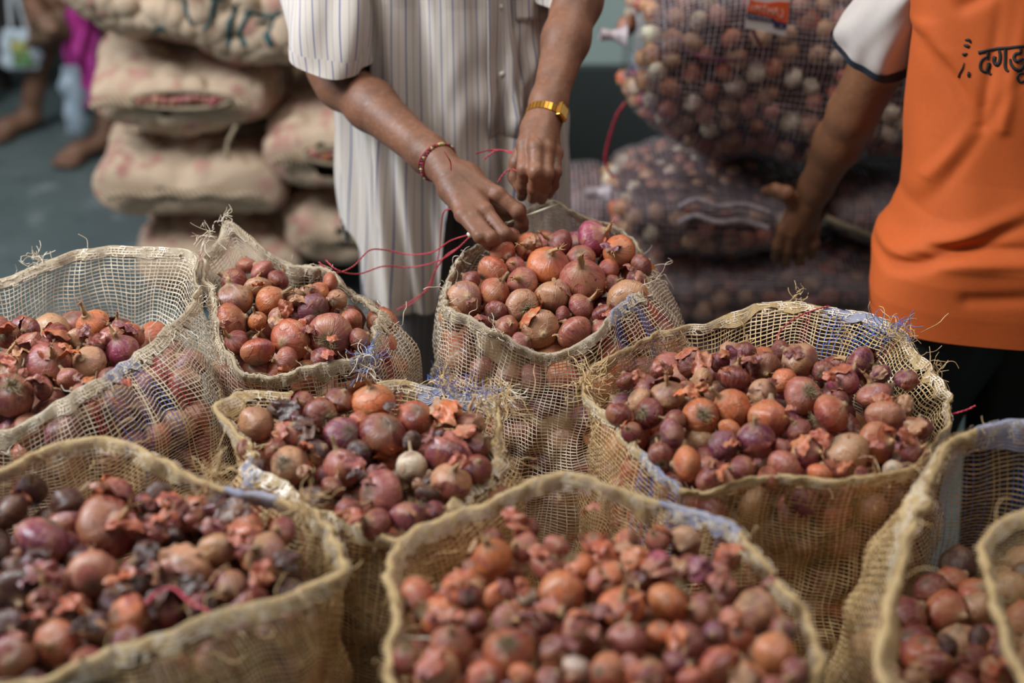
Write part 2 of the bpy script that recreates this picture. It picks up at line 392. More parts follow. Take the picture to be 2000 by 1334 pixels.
def link(o, parent=None):
    COL.objects.link(o)
    if parent is not None: o.parent = parent
    return o
def make_onion(c, r, code, feats, g):
    o = link(bpy.data.objects.new('onion', g.choice(BULBS if 'l' not in feats else [BULBS[6], BULBS[3]])))
    o.location = c; s = r*g.uniform(.96, 1.03); o.scale = (s, s, s); o.color = (*colr(code, g), 1)
    tocam = (Vector((0, 0, CAMZ))-Vector(c)).normalized()
    rn = Vector((g.gauss(0, 1), g.gauss(0, 1), g.gauss(0, 1))).normalized()
    if 'r' in feats: ax = -(tocam*1.0+rn*.55)
    elif 'u' in feats: ax = tocam*.35+Vector((0, 0, 1))+rn*.25
    elif 'n' in feats: ax = Vector((rn.x, rn.y, abs(rn.z)*.6+.25))+tocam*.2
    elif 'l' in feats: ax = Vector((rn.x*.3, rn.y*.3, 1))
    else: ax = rn*1.0+Vector((0, 0, .3))
    q = ax.normalized().to_track_quat('Z', 'Y') @ Quaternion((0, 0, 1), g.uniform(0, 6.28))
    o.rotation_mode = 'QUATERNION'; o.rotation_quaternion = q
    txt = ''
    if 'n' in feats or 'u' in feats or (g.random() < .35 and 'r' not in feats):
        link(bpy.data.objects.new('neck', g.choice(NECKS)), o); txt = ' with dry neck'
    if 'r' in feats or g.random() < .12:
        link(bpy.data.objects.new('root_tuft', g.choice(ROOTS)), o); txt = ' with root tuft' if 'r' in feats else txt
    if 's' in feats or g.random() < .38:
        f = link(bpy.data.objects.new('skin_flap', g.choice(FLAPS)), o); f.color = (*colr(g.choice('TOCK'), g), 1)
        f.rotation_euler = (g.uniform(-.4, .4), g.uniform(-.4, .4), g.uniform(0, 6.28))
        if 's' in feats: txt = ' with peeling skin'
    return o, txt

ORD = ['first', 'second', 'third', 'fourth', 'fifth', 'sixth', 'seventh', 'eighth', 'ninth', 'tenth', 'eleventh', 'twelfth', 'thirteenth', 'fourteenth', 'fifteenth', 'sixteenth', 'seventeenth', 'eighteenth', 'nineteenth', 'twentieth']
ORD += ['twenty-'+w for w in ORD[:9]] + ['thirtieth'] + ['thirty-'+w for w in ORD[:9]] + ['fortieth'] + ['forty-'+w for w in ORD[:9]]
def heap(key, sackname, rows_px, plane, data, seed, flakes, group):
    """onions (px, py, diameter px, colour, features) laid on the sloping top of a sack's heap"""
    g = random.Random(seed); z0, D0, s = plane; items = []
    for it in data:
        px, py, d, code = it[:4]; ft = it[4] if len(it) > 4 else ''
        k = P(px, py, y=1); tn = CAMZ-k.z
        D = (CAMZ-z0+s*D0)/(s+tn); c = P(px, py, y=D); dist = (c-Vector((0, 0, CAMZ))).length
        r = d/2*dist/FPX*1.04
        if 'h' in ft: c = P(px, py, y=D*.985)
        if 'b' in ft: c = P(px, py, y=D*1.012)
        items.append([np.array(c), r, code, ft, (px, py)])
    for _ in range(30):          # push overlapping bulbs apart
        for i in range(len(items)):
            for j in range(i):
                a, b = items[i], items[j]; dv = a[0]-b[0]; L = np.linalg.norm(dv)+1e-9; ov = (a[1]+b[1])*.89-L
                if ov > 0:
                    dv = dv/L*ov*.25; tw = np.array([0, dv[1]*1.2, dv[2]*1.2])+dv*.5
                    a[0] = a[0]+tw; b[0] = b[0]-tw
    rows = {}
    for it in items:
        ri = sum(it[4][1] > y for y in rows_px); rows.setdefault(ri, []).append(it)
    nr = len(rows_px)+1
    rn = ['back row', 'second row', 'third row', 'fourth row', 'fifth row', 'sixth row']
    for ri, lst in rows.items():
        lst.sort(key=lambda q: q[4][0])
        rname = 'front row' if ri == nr-1 else rn[ri]
        for k, (c, r, code, ft, _) in enumerate(lst):
            o, txt = make_onion(c, r, code, ft, g)
            tag(o, f"{CLR[code][1]} onion{txt}, {ORD[k]} from left, {rname}, {sackname}", 'onion', group)
    # loose flakes of skin resting on the heap
    fl = []
    for f in flakes:
        px, py, d, code = f; k = P(px, py, y=1); tn = CAMZ-k.z
        D = (CAMZ-z0-.022+s*D0)/(s+tn); c = P(px, py, y=D); dist = (c-Vector((0, 0, CAMZ))).length
        fl.append((px, c, d/2*dist/FPX, code))
    fl.sort(key=lambda q: q[0])
    for k, (px, c, r, code) in enumerate(fl):
        o = link(bpy.data.objects.new('onion_skin', g.choice(FLAKES))); o.location = c; o.scale = (r*1.2,)*3
        o.color = (*colr(code, g), 1); o.rotation_euler = (g.uniform(-.9, .9), g.uniform(-2.2, -.6), g.uniform(0, 6.28))
        tag(o, f"loose {CLR[code][1]} skin flake, {ORD[k]} flake from left, {sackname}", 'onion skin', 'loose skins in '+sackname.split('in ')[-1])
    return items

def packed(name, pts, rs, cols, low=LOW, parent=None, seed=1, extra=None):
    """many buried onions joined into one stuff mesh"""
    g = random.Random(seed); Vs, Fs, Ls, Cs, o = [], [], [], [], 0
    for c, r, col in zip(pts, rs, cols):
        V, F, lc = g.choice(low); q = Quaternion((g.gauss(0, 1), g.gauss(0, 1), g.gauss(0, 1), g.gauss(0, 1))).normalized().to_matrix()
        Vs.append(V*r @ np.array(q).T+np.array(c)); Fs.append(F+o); o += len(V); Ls.append(lc+np.array([0, 0, 0.])); Cs.append(np.broadcast_to(np.array(col), V.shape))
    if extra is not None:
        V, F, c = extra; Vs.append(V); Fs.append(F+o); Ls.append(V*20); Cs.append(np.broadcast_to(np.array(c), V.shape))
    ob = mk(name, np.concatenate(Vs), np.concatenate(Fs), M_ONION, parent, attrs={'lc': np.concatenate(Ls), 'oc': np.concatenate(Cs)})
    ob['kind'] = 'stuff'; ob.color = (1, 1, 1, 1); return ob

# ------------------------------------------------------------------ woven net sacks
def ribbons(pos, keep, w1, w2, stripes, amp=.0005, hole=None, seed=0, taper=0):
    """pos (ni,nj,3) closed in i. Returns verts, faces, material index of warp (along j) and weft (along i) tapes"""
    ni, nj = pos.shape[:2]
    Tu = np.roll(pos, -1, 0)-np.roll(pos, 1, 0); Tu /= np.linalg.norm(Tu, axis=-1, keepdims=True)+1e-12
    Tv = np.gradient(pos, axis=1); Tv /= np.linalg.norm(Tv, axis=-1, keepdims=True)+1e-12
    N = np.cross(Tu, Tv); sg = ((np.arange(ni)[:, None]+np.arange(nj)[None, :]) % 2*2-1)[..., None]*amp
    g = np.random.default_rng(seed); ww = (w1*g.uniform(.6, 1.25, (ni, 1, 1))); wf = w2*g.uniform(.7, 1.25, (1, nj, 1))
    A = np.stack([pos-Tu*ww+N*sg, pos+Tu*ww+N*sg], 2).reshape(-1, 3)
    i = np.arange(ni)[:, None]; j = np.arange(nj-1)[None, :]; b = (i*nj+j)*2
    FA = np.stack([b, b+1, b+3, b+2], -1); kA = keep[:, :-1] & keep[:, 1:]
    mA = np.broadcast_to(stripes[:, None], (ni, nj-1))[kA]; FA = FA[kA]
    B = np.stack([pos-Tv*wf-N*sg, pos+Tv*wf-N*sg], 2).reshape(-1, 3)
    i = np.arange(ni)[:, None]; j = np.arange(nj)[None, :]; b = (i*nj+j)*2; b2 = (((i+1) % ni)*nj+j)*2
    FB = np.stack([b, b+1, b2+1, b2], -1); kB = keep & np.roll(keep, -1, 0); FB = FB[kB]
    V = np.concatenate([A, B]); F = np.concatenate([FA, FB+len(A)])
    return V, F, np.concatenate([mA, np.zeros(len(FB), int)])

SACKS = {}
def net_sack(key, label, rim, D=True, centre=None, ab=None, zs=.74, pitch=.0058, seed=0, blue=None, tan=False, hem=(.02, .004), bulge=1.0, wpitch=.0054,
             fray=40, fraymat=None, tufts=(), ins=.012, weft_blue=False, holes=0, zbase=.01, hem_blue=None, rough=1.0, hem_skip=(), flare=0.):
    rim = np.array([P(a, b, y=c) for a, b, c in rim]); cx, cy = centre; a, b = ab
    root = tag(empty('onion_sack', (cx, cy, 0)), label, 'sack', 'open net sacks of onions')
    th = np.unwrap(np.arctan2((rim[:, 1]-cy)/b, (rim[:, 0]-cx)/a))
    if th[-1] < th[0]: th = -th[::-1]*-1; rim = rim[::-1]
    per = 2*math.pi
    circ = math.pi*(3*(a+b)-math.sqrt((3*a+b)*(a+3*b))); ni = int(circ/pitch)//2*2; nj = int(.43/wpitch)+int(.43/.012)
    g = np.random.default_rng(seed+100)
    jit = Noise(2, 12, .5, 3., seed)
    T = np.arange(ni)/ni*per; vv = np.concatenate([np.linspace(0, .5, int(.43/wpitch), endpoint=False), np.linspace(.5, 1, nj-int(.43/wpitch))])
    # periodic smooth rim, interpolated against angle
    o = np.argsort(th % per); tt = (th % per)[o]; rr = rim[o]
    tt = np.concatenate([tt-per, tt, tt+per]); rr = np.concatenate([rr]*3)
    def rimf(x):
        y = np.stack([np.interp(x, tt, rr[:, k]) for k in range(3)], -1); return y
    fine = np.linspace(0, per, 720, endpoint=False); rf = rimf(fine); ker = np.hanning(25); ker /= ker.sum()
    rf = np.stack([np.convolve(np.concatenate([rf[-12:, k], rf[:, k], rf[:12, k]]), ker, 'valid') for k in range(3)], -1)
    fl, rl = np.concatenate([fine, [per]]), np.concatenate([rf, rf[:1]])
    n1, n2, n3 = Noise(2, 16, 1.0, 3.2, seed+1), Noise(2, 16, 3, 8, seed+2), Noise(3, 30, 8, 17, seed+3)
    def surf(TH, VV):
        """TH, VV arrays -> world positions"""
        x = TH % per; R = np.stack([np.interp(x, fl, rl[:, k]) for k in range(3)], -1)
        c, s = np.cos(TH), np.sin(TH)
        e = np.sign(c)*abs(c)**.9, np.sign(s)*abs(s)**.9
        ring = lambda k, z: np.stack([cx+a*k*e[0], cy+b*k*e[1], np.full(TH.shape, z)], -1)
        Lk, B1, B2 = ring(.97*bulge, zs-.05), ring(1.03*bulge, .45), ring(.86, zbase)
        zz = R[..., 2]
        # knots along the height, spaced by arc length roughly
        d1 = np.linalg.norm(R-Lk, axis=-1); k1 = d1/.86; k2 = k1+(.29+.0*d1)/.86; 
        t = VV; out = np.empty(R.shape)
        def hermite(p0, p1, m0, m1, u):
            u = u[..., None]; return (2*u**3-3*u**2+1)*p0+(u**3-2*u**2+u)*m0+(-2*u**3+3*u**2)*p1+(u**3-u**2)*m1
        u1 = np.clip(t/k1, 0, 1); u2 = np.clip((t-k1)/(k2-k1), 0, 1); u3 = np.clip((t-k2)/(1-k2), 0, 1)
        m0 = (Lk-R)*1.0; m0[..., 2] *= .6; down = np.zeros(R.shape); down[..., 2] = -1
        sA = hermite(R, Lk, m0, down*d1[..., None]*.9, u1); sB = hermite(Lk, B1, down*.26, down*.26, u2); sC = hermite(B1, B2, down*.4, (B2-B1)*1.1, u3)
        out = np.where((t < k1)[..., None], sA, np.where((t < k2)[..., None], sB, sC))
        # folds and onion bumps, pushed outwards
        nrm = np.stack([c/a, s/b, 0*c], -1); nrm /= np.linalg.norm(nrm, axis=-1, keepdims=True)
        q = np.stack([c*1.2+TH*0, s*1.2], -1)
        fold = n1(np.stack([c*.5, s*.5], -1))*.005+n2(np.stack([c*.25, s*.25], -1))*.003*np.clip(1-VV*1.5, 0, 1)
        bump = n3(out)*.0045*np.clip((VV-.06)*8, 0, 1)
        rip = n2(np.stack([c+VV*1.2, s-VV*.7], -1))*.0018
        return out+nrm*((fold+bump+rip)*rough)[..., None]+np.stack([0*c, 0*c, n2(np.stack([c*.2, s*.2], -1))*.004*rough*np.clip(1-VV*6, 0, 1)], -1)
    TH, VV = np.meshgrid(T, vv, indexing='ij')
    q = np.stack([np.cos(TH)*1.4+VV*.5, np.sin(TH)*1.4+VV*2.], -1)
    THj = TH+jit(q)*pitch/a*.75+g.normal(0, .1, (ni, 1))*pitch/a; VVj = np.clip(VV+Noise(2, 12, .8, 3, seed+9)(q)*pitch/.86*.5*np.clip(VV*12, 0, 1), 0, 1)
    pos = surf(THj, VVj); pos[..., 2] = np.maximum(pos[..., 2], .004)
    keep = np.ones((ni, nj), bool); stripes = np.zeros(ni, int)
    for (c0, wd) in (blue or ()):
        d = ((T-math.radians(c0)+math.pi) % per)-math.pi; arc = d*math.sqrt((a*math.sin(math.radians(c0)))**2+(b*math.cos(math.radians(c0)))**2)
        stripes[abs(arc) < wd/2] = 1; stripes[(abs(arc) > wd/2+.012) & (abs(arc) < wd/2+.03)] = 2
        stripes[(abs(arc) < wd*.12)] = 0
    w = .00074 if pitch < .01 else .0014
    V, F, mi = ribbons(pos, keep, w*.8, w*1.05, stripes, seed=seed)
    base = M_TAN if tan else M_CREAM
    net = mk('netting', V, F, [base, M_BLUE, M_RED], root, False, mi=mi); net['kind'] = 'stuff'
    # folded hem: a thick woven band along the rim
    hw, ht = hem; nh = 300; K = 7; TT = np.arange(nh)/nh*per; hv = hw/.86
    prof = [(hv*1.0, 1), (hv*.55, 1.15), (hv*.15, 1.05), (-hv*.08, 0), (hv*.15, -1.05), (hv*.55, -1.15), (hv*1.0, -1)]
    T2 = np.repeat(TT[:, None], K, 1); vvh = np.array([p[0] for p in prof])[None]*(1+.25*Noise(1, 10, 1, 4, seed+20)(np.sin(TT)[:, None]*2+TT[:, None])[:, None])
    Q = surf(T2, np.clip(vvh, 0, 1)); 
    Q0 = surf(TT, np.full(nh, 0.)); Q1 = surf(TT, np.full(nh, hv)); dn = Q1-Q0; tu = np.roll(Q0, -1, 0)-np.roll(Q0, 1, 0); nn = np.cross(tu, dn); nn /= np.linalg.norm(nn, axis=1)[:, None]+1e-9
    wv = 1+.18*Noise(2, 14, 2, 9, seed+21)(np.stack([np.cos(TT)*2, np.sin(TT)*2], -1))
    Q = Q+nn[:, None]*(np.array([p[1] for p in prof])[None, :, None]*ht*.5*wv[:, None, None]); Q[:, 3, 2] += .002
    wob = Noise(2, 20, 4, 14, seed+22)(np.stack([np.cos(TT)*2, np.sin(TT)*2], -1))*.0007; Q += nn[:, None]*wob[:, None, None]
    uvh = np.stack([np.repeat((TT*a/.0045)[:, None], K, 1), np.broadcast_to(np.arange(K)*1.3, (nh, K))], -1).reshape(-1, 2)
    Fh = gridF(nh, K, True); mih = np.zeros((nh, K-1), int)
    for (c0, wd) in (blue or ()):
        d = ((TT-math.radians(c0)+math.pi) % per)-math.pi; mih[abs(d*a) < wd/2] = 1
    kh = np.ones((nh, K-1), bool)
    for (a0, a1) in hem_skip:
        kh[(TT > math.radians(a0)) & (TT < math.radians(a1))] = False
    hm = mk('hem', Q.reshape(-1, 3), Fh[kh.ravel()], [M_HEM if tan else M_HEM_PALE, M_HEM_BLUE], root, uv=uvh, mi=mih.ravel()[kh.ravel()])
    parts2 = []
    for sgn in (-1, 1):
        n4 = 340; v4 = np.linspace(-hv*.02, hv*1.02, 5); T4, V4 = np.meshgrid(np.arange(n4)/n4*per, v4, indexing='ij')
        T4 = T4+Noise(2, 12, 2, 6, seed+31)(np.stack([np.cos(T4)*2, np.sin(T4)*2+V4*90], -1))*.010
        q4 = surf(T4, np.clip(V4, 0, 1)); nn4 = np.stack([np.interp(T4 % per, TT, nn[:, k], period=per) for k in range(3)], -1)
        q4 = q4+nn4*sgn*(ht*.62+.0006); V_, F_, m_ = ribbons(q4, g.random((n4, 5)) < .8, .0007, .0008, np.zeros(n4, int), .0004, seed=seed+int(sgn)); parts2.append((V_, F_))
    V, F = merge(parts2); o4 = mk('hem_thread', V, F, M_CREAM, hm, False); o4['kind'] = 'stuff'; o4.location = (0, 0, 0); o4.data.transform(Matrix.Translation(-Vector(root.location)))
    # frayed loose threads
    parts, partsb = [], []
    gg = np.random.default_rng(seed+50)
    for k in range(fray):
        t0 = gg.uniform(0, per); v0 = gg.uniform(0, .05); p0 = surf(np.array([t0]), np.array([v0]))[0]
        d = gg.normal(0, 1, 3); d[2] = abs(d[2])*.5+.1; d /= np.linalg.norm(d); L = gg.uniform(.008, .035)
        pp = [p0]; 
        for s_ in range(5): d = d+gg.normal(0, .55, 3); d /= np.linalg.norm(d); pp.append(pp[-1]+d*L/3.2)
        parts.append(tube(pp, .00055, 3, 12)); 
    for tf in tufts:
        px, py, Dd, n, L = tf[:5]; dst = partsb if len(tf) > 5 else parts
        c = np.array(P(px, py, y=Dd))
        for k in range(n//2):
            d = gg.normal(0, 1, 3); d[2] = d[2]*.6+.1; d /= np.linalg.norm(d); p0 = c+gg.normal(0, L*.25, 3); pp = [p0]
            for s_ in range(4): d = d+gg.normal(0, .45, 3); d /= np.linalg.norm(d); pp.append(pp[-1]+d*L*gg.uniform(.2, .4))
            (dst if k % 2 else parts).append(tube(pp, .0006, 3, 10))
    if parts:
        V, F = merge(parts); fr = mk('frayed_thread', V, F, base, root, False); fr['kind'] = 'stuff'
    if partsb:
        V, F = merge(partsb); fr = mk('blue_frayed_thread', V, F, M_BLUE, root, False); fr['kind'] = 'stuff'
    SACKS[key] = dict(root=root, surf=surf, c=(cx, cy), ab=(a, b), zs=zs)
    return root

def fill(key, plane, n_top=60, rmin=.02, rmax=.029, codes='CRKOPTT', drop=.042, seed=0, side=(0, 6.28), rings=5, label='', rr=.82, topr=.98):
    """buried layer under the heap and the onions pressing on the netting"""
    S = SACKS[key]; cx, cy = S['c']; a, b = S['ab']; g = random.Random(seed+5); z0, D0, s = plane
    pts, rs, cs = [], [], []
    st = .043; y = cy-b
    while y < cy+b:
        x = cx-a
        while x < cx+a:
            px, py = x+g.uniform(-.012, .012), y+g.uniform(-.012, .012)
            if ((px-cx)/a)**2+((py-cy)/b)**2 < rr**2:
                r = g.uniform(rmin, rmax); pts.append((px, py, z0+s*(py-D0)-drop+g.uniform(-.008, .008))); rs.append(r); cs.append(colr(g.choice(codes), g))
            x += st
        y += st*.9
    for k in range(rings):
        z = min(S['zs'], .78)-.055-k*.046; m = int(2*math.pi*math.sqrt((a*a+b*b)/2)/.047)
        for i in range(m):
            t = (i+(k % 2)*.5+g.uniform(-.2, .2))/m*2*math.pi
            if not (side[0] <= t % (2*math.pi) <= side[1]): continue
            vs = np.linspace(0, .6, 60); pl = S['surf'](np.full(60, t), vs); kz = int(np.argmax(pl[:, 2] < z)); p = pl[kz]
            r = g.uniform(.021, .028); dr = np.array([cx-p[0], cy-p[1]]); dr = dr/np.linalg.norm(dr)*(r+.007); pts.append((p[0]+dr[0], p[1]+dr[1], z+g.uniform(-.006, .006))); rs.append(r); cs.append(colr(g.choice(codes), g))
    # the lumpy dark mass of onions further in
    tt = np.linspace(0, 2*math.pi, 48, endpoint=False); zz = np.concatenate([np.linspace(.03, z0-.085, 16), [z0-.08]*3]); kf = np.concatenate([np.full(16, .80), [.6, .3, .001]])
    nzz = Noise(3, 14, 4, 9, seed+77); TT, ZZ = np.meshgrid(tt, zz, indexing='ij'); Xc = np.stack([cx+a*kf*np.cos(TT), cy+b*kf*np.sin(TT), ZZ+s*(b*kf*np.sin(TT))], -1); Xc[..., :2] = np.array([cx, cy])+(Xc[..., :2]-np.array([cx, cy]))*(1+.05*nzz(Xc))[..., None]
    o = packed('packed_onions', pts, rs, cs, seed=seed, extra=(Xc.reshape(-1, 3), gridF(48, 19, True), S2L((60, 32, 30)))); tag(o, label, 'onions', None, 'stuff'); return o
# ------------------------------------------------------------------ the open sacks in front
PL = dict(A=(.774, 1.71, .03), B=(.778, 1.83, .2), C=(.790, 1.88, .40), D=(.755, 1.48, .1), E=(.764, 1.56, .04), F=(.764, 1.24, .0), G=(.764, 1.18, .0), H=(.69, 1.2, 0.))
net_sack('C', 'open cream net sack at whose rim the person in the striped shirt is stitching',
    [(862,565,1.88),(885,602,1.80),(940,643,1.755),(1000,675,1.735),(1060,690,1.73),(1120,668,1.745),(1180,630,1.77),(1228,592,1.82),(1252,556,1.88),(1290,520,1.96),(1268,496,2.0),(1200,455,2.04),(1130,413,2.07),(1085,387,2.09),(1040,400,2.10),(1000,430,2.08),(960,478,2.0),(920,497,1.97),(885,527,1.92)],
    centre=(.075, 1.915), ab=(.196, .175), zs=.76, seed=1, blue=[(306, .10)], hem=(.017, .004), fray=60, tufts=[(985,770,1.70,70,.03),(960,650,1.75,30,.02)], bulge=1.02)
net_sack('E', 'large open tan net sack in front of the person in orange, heaped with dark onions',
    [(1140,735,1.68),(1175,800,1.60),(1250,878,1.50),(1330,945,1.43),(1375,962,1.41),(1440,935,1.41),(1550,930,1.40),(1650,942,1.40),(1740,928,1.43),(1800,900,1.47),(1848,850,1.54),(1860,765,1.66),(1825,705,1.74),(1760,655,1.81),(1650,612,1.87),(1560,585,1.90),(1470,598,1.89),(1400,618,1.86),(1300,650,1.81),(1200,695,1.73)],
    centre=(.335, 1.62), ab=(.232, .205), zs=.75, seed=2, blue=[(228, .085), (58, .07)], hem=(.016, .004), tan=True, fray=90, tufts=[(1150,745,1.68,110,.035),(1640,655,1.84,50,.03,1),(1740,655,1.80,110,.035,1),(1770,680,1.79,60,.04),(1556,580,1.90,30,.02),(1820,720,1.74,40,.03)])
net_sack('D', 'open tan net sack with a frayed blue edge, in the middle between its neighbours',
    [(415,800,1.57),(440,772,1.61),(475,760,1.64),(560,770,1.64),(640,775,1.64),(700,758,1.65),(790,745,1.67),(850,750,1.67),(930,762,1.65),(970,790,1.61),(975,850,1.55),(950,910,1.48),(900,960,1.42),(850,1020,1.36),(780,1055,1.33),(700,1040,1.34),(640,1010,1.36),(590,975,1.39),(530,925,1.44),(470,870,1.49)],
    centre=(-.17, 1.49), ab=(.188, .155), zs=.745, seed=3, blue=[(200, .06), (65, .09)], hem=(.018, .006), tan=True, fray=90, tufts=[(985,790,1.62,90,.04),(870,760,1.66,100,.03,1),(940,770,1.64,80,.035,1)])
net_sack('B', 'small open pale net sack behind, close by the shirt tail of the stitcher',
    [(402,500,1.93),(415,560,1.86),(432,620,1.80),(450,690,1.745),(470,735,1.71),(530,742,1.70),(600,722,1.71),(670,712,1.72),(720,690,1.74),(742,650,1.79),(722,605,1.86),(690,562,1.92),(620,525,1.96),(560,500,1.98),(500,470,1.99),(462,440,2.0),(440,420,2.01),(425,470,1.98)],
    centre=(-.295, 1.845), ab=(.150, .135), zs=.75, seed=4, blue=[(310, .07)], hem=(.02, .006), fray=70, tufts=[(408,465,1.95,40,.03),(440,425,2.0,25,.02),(715,705,1.73,80,.03,1)])
net_sack('A', 'open pale net sack at the left edge with a high glossy back wall',
    [(-80,560,1.90),(0,545,1.93),(60,515,1.95),(130,495,1.96),(200,482,1.97),(280,478,1.97),(370,480,1.95),(398,500,1.92),(395,545,1.86),(360,620,1.77),(300,670,1.70),(250,700,1.66),(200,738,1.62),(130,775,1.59),(60,810,1.56),(20,835,1.55),(-100,850,1.56),(-240,780,1.65),(-260,650,1.8)],
    centre=(-.635, 1.735), ab=(.24, .185), zs=.75, seed=5, blue=[(315, .09), (150, .06)], hem=(.019, .004), fray=90, tufts=[(75,505,1.955,50,.02)], bulge=1.03)
net_sack('G', 'open tan net sack nearest the camera, full of orange and pink onions',
    [(755,1180,1.17),(752,1120,1.22),(790,1060,1.28),(860,1010,1.32),(940,970,1.35),(1050,948,1.37),(1150,945,1.37),(1250,955,1.36),(1340,975,1.35),(1420,1010,1.32),(1480,1075,1.27),(1520,1140,1.22),(1570,1230,1.15),(1590,1320,1.08),(1560,1420,1.02),(1400,1520,.96),(1150,1560,.95),(900,1500,.97),(790,1400,1.02),(765,1280,1.10)],
    centre=(.09, 1.165), ab=(.212, .195), zs=.75, seed=6, blue=[(55, .10)], hem=(.022, .008), tan=True, fray=70)
net_sack('F', 'open tan net sack in the lower left, its onions coloured darker as painted shade',
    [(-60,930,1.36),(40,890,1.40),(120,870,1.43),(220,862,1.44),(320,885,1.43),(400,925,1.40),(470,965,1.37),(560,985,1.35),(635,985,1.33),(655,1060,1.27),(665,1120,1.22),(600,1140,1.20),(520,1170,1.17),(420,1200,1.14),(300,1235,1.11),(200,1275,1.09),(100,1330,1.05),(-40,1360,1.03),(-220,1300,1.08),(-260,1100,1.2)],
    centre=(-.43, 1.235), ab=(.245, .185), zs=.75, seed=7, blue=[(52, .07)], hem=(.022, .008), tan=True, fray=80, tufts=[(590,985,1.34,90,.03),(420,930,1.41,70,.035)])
net_sack('H', 'half empty tan net sack at the right edge with a broad folded rim',
    [(1712,1290,1.05),(1735,1180,1.13),(1765,1080,1.21),(1795,980,1.29),(1815,920,1.35),(1850,870,1.41),(1900,835,1.47),(1950,820,1.49),(2000,815,1.50),(2080,820,1.50),(2200,850,1.46),(2300,950,1.35),(2320,1100,1.2),(2280,1250,1.08),(2100,1400,.98),(1900,1450,.96),(1760,1400,.98)],
    centre=(.60, 1.255), ab=(.235, .215), zs=.70, seed=8, blue=[(92, .07)], hem=(.034, .01), tan=True, fray=40)
net_sack('I', 'slack tan net sack at the lower right corner, its rim folded to a point',
    [(1905,1045,1.235),(1925,1130,1.16),(1955,1220,1.09),(1985,1310,1.03),(2030,1400,.97),(2200,1480,.93),(2400,1350,1.0),(2420,1150,1.13),(2300,960,1.27),(2150,935,1.31),(2050,955,1.30),(1960,1000,1.27)],
    centre=(.72, 1.05), ab=(.21, .16), zs=.66, seed=9, hem=(.02, .008), tan=True, fray=20)

# onions: pixel, pixel, apparent diameter, colour, features
DC = [(1074,518,84,'O','u'),(1143,545,90,'K','u'),(1080,580,70,'T','ns'),(1022,550,64,'K'),(963,528,62,'C'),(958,571,62,'C','n'),(908,588,72,'T','s'),(1025,602,72,'T','r'),
  (1060,640,76,'T','s'),(1124,642,68,'K'),(1135,598,54,'K','n'),(1217,570,80,'T','r'),(1208,512,68,'O','n'),(1160,472,68,'M','n'),(1093,480,56,'R','n'),(983,500,54,'C'),
  (1032,488,54,'C','n'),(1135,508,54,'K'),(1002,526,40,'K','n'),(1178,607,48,'R','s'),(1250,525,46,'R'),(1240,552,44,'R'),(948,622,46,'R'),(975,614,46,'R'),(992,642,52,'K'),
  (1180,540,46,'C'),(1105,604,38,'R'),(925,556,40,'R'),(890,600,50,'T'),(1160,640,46,'K'),(1020,655,44,'K'),(1190,560,36,'R'),(1000,484,40,'R')]
DE = [(1561,704,74,'T','s'),(1491,717,64,'R'),(1352,710,58,'R','s'),(1433,739,62,'R','s'),(1305,770,66,'T','n'),(1372,743,50,'T'),(1430,800,78,'O'),(1500,818,82,'O'),(1370,813,70,'O','r'),
  (1266,806,60,'R','r'),(1490,766,56,'T','s'),(1532,745,50,'O'),(1568,772,76,'K','r'),(1647,748,66,'M','n'),(1707,772,64,'K','n'),(1622,808,78,'C'),(1728,815,72,'K'),(1682,712,68,'P','s'),
  (1478,860,74,'P','l'),(1410,870,64,'P'),(1311,847,60,'P'),(1343,905,68,'O'),(1577,880,64,'M'),(1640,885,90,'T','s'),(1712,865,78,'C','n'),(1532,915,66,'K','n'),(1600,926,48,'O'),
  (1433,847,48,'O'),(1208,811,52,'R'),(1248,780,52,'T'),(1766,793,44,'T','s'),(1289,888,48,'R'),(1451,914,52,'R','s'),(1383,937,52,'R'),(1797,838,48,'R','s'),(1532,874,44,'R'),
  (1743,919,40,'W'),(1685,932,42,'K'),(1406,707,44,'R','s'),(1604,721,44,'R'),(1640,782,40,'R'),(1320,822,44,'R'),(1770,740,44,'P'),(1225,745,44,'R','s'),(1290,725,46,'R','s'),(1340,760,36,'C'),
  (1780,880,48,'R'),(1235,845,44,'R'),(1500,930,44,'C'),(1560,840,46,'R'),(1455,690,44,'R'),(1530,690,40,'R'),(1720,730,40,'P')]
DD = [(501,827,76,'T','s'),(727,784,80,'O','us'),(626,814,68,'R','r'),(571,851,66,'C','s'),(670,849,76,'P'),(752,851,92,'R','s'),(815,814,70,'C'),(564,911,78,'T','r'),(668,915,76,'K','s'),
  (742,965,96,'K','s'),(805,911,60,'W'),(882,888,86,'R','s'),(876,948,80,'T','u'),(735,1025,66,'R'),(795,1012,68,'P'),(665,784,58,'R'),(920,880,60,'R'),(702,824,42,'O'),(621,884,56,'D'),
  (930,915,60,'R'),(615,980,62,'D'),(680,1000,52,'R'),(590,790,50,'R'),(870,810,66,'O','s'),(915,830,60,'R','s'),(540,880,46,'R'),(700,885,48,'D'),(840,960,50,'D'),(480,880,46,'R'),(650,950,46,'R'),(800,860,44,'D'),(545,800,46,'D'),(850,1000,44,'R')]
DB = [(457,552,58,'R'),(513,533,50,'K'),(506,568,52,'T','s'),(458,586,74,'T','s'),(456,628,70,'C'),(538,584,60,'O','n'),(576,588,46,'T'),(607,610,64,'P','s'),(619,578,48,'O'),(656,584,44,'T','r'),
  (568,661,80,'C'),(656,657,86,'K','r'),(508,680,66,'C','n'),(540,626,48,'T','s'),(684,625,48,'C'),(562,694,48,'K'),(540,546,42,'R'),(502,628,38,'O'),(630,702,44,'R'),(600,630,42,'R','s'),(640,560,40,'C'),(480,520,40,'K'),(460,670,50,'R'),(690,660,44,'R')]
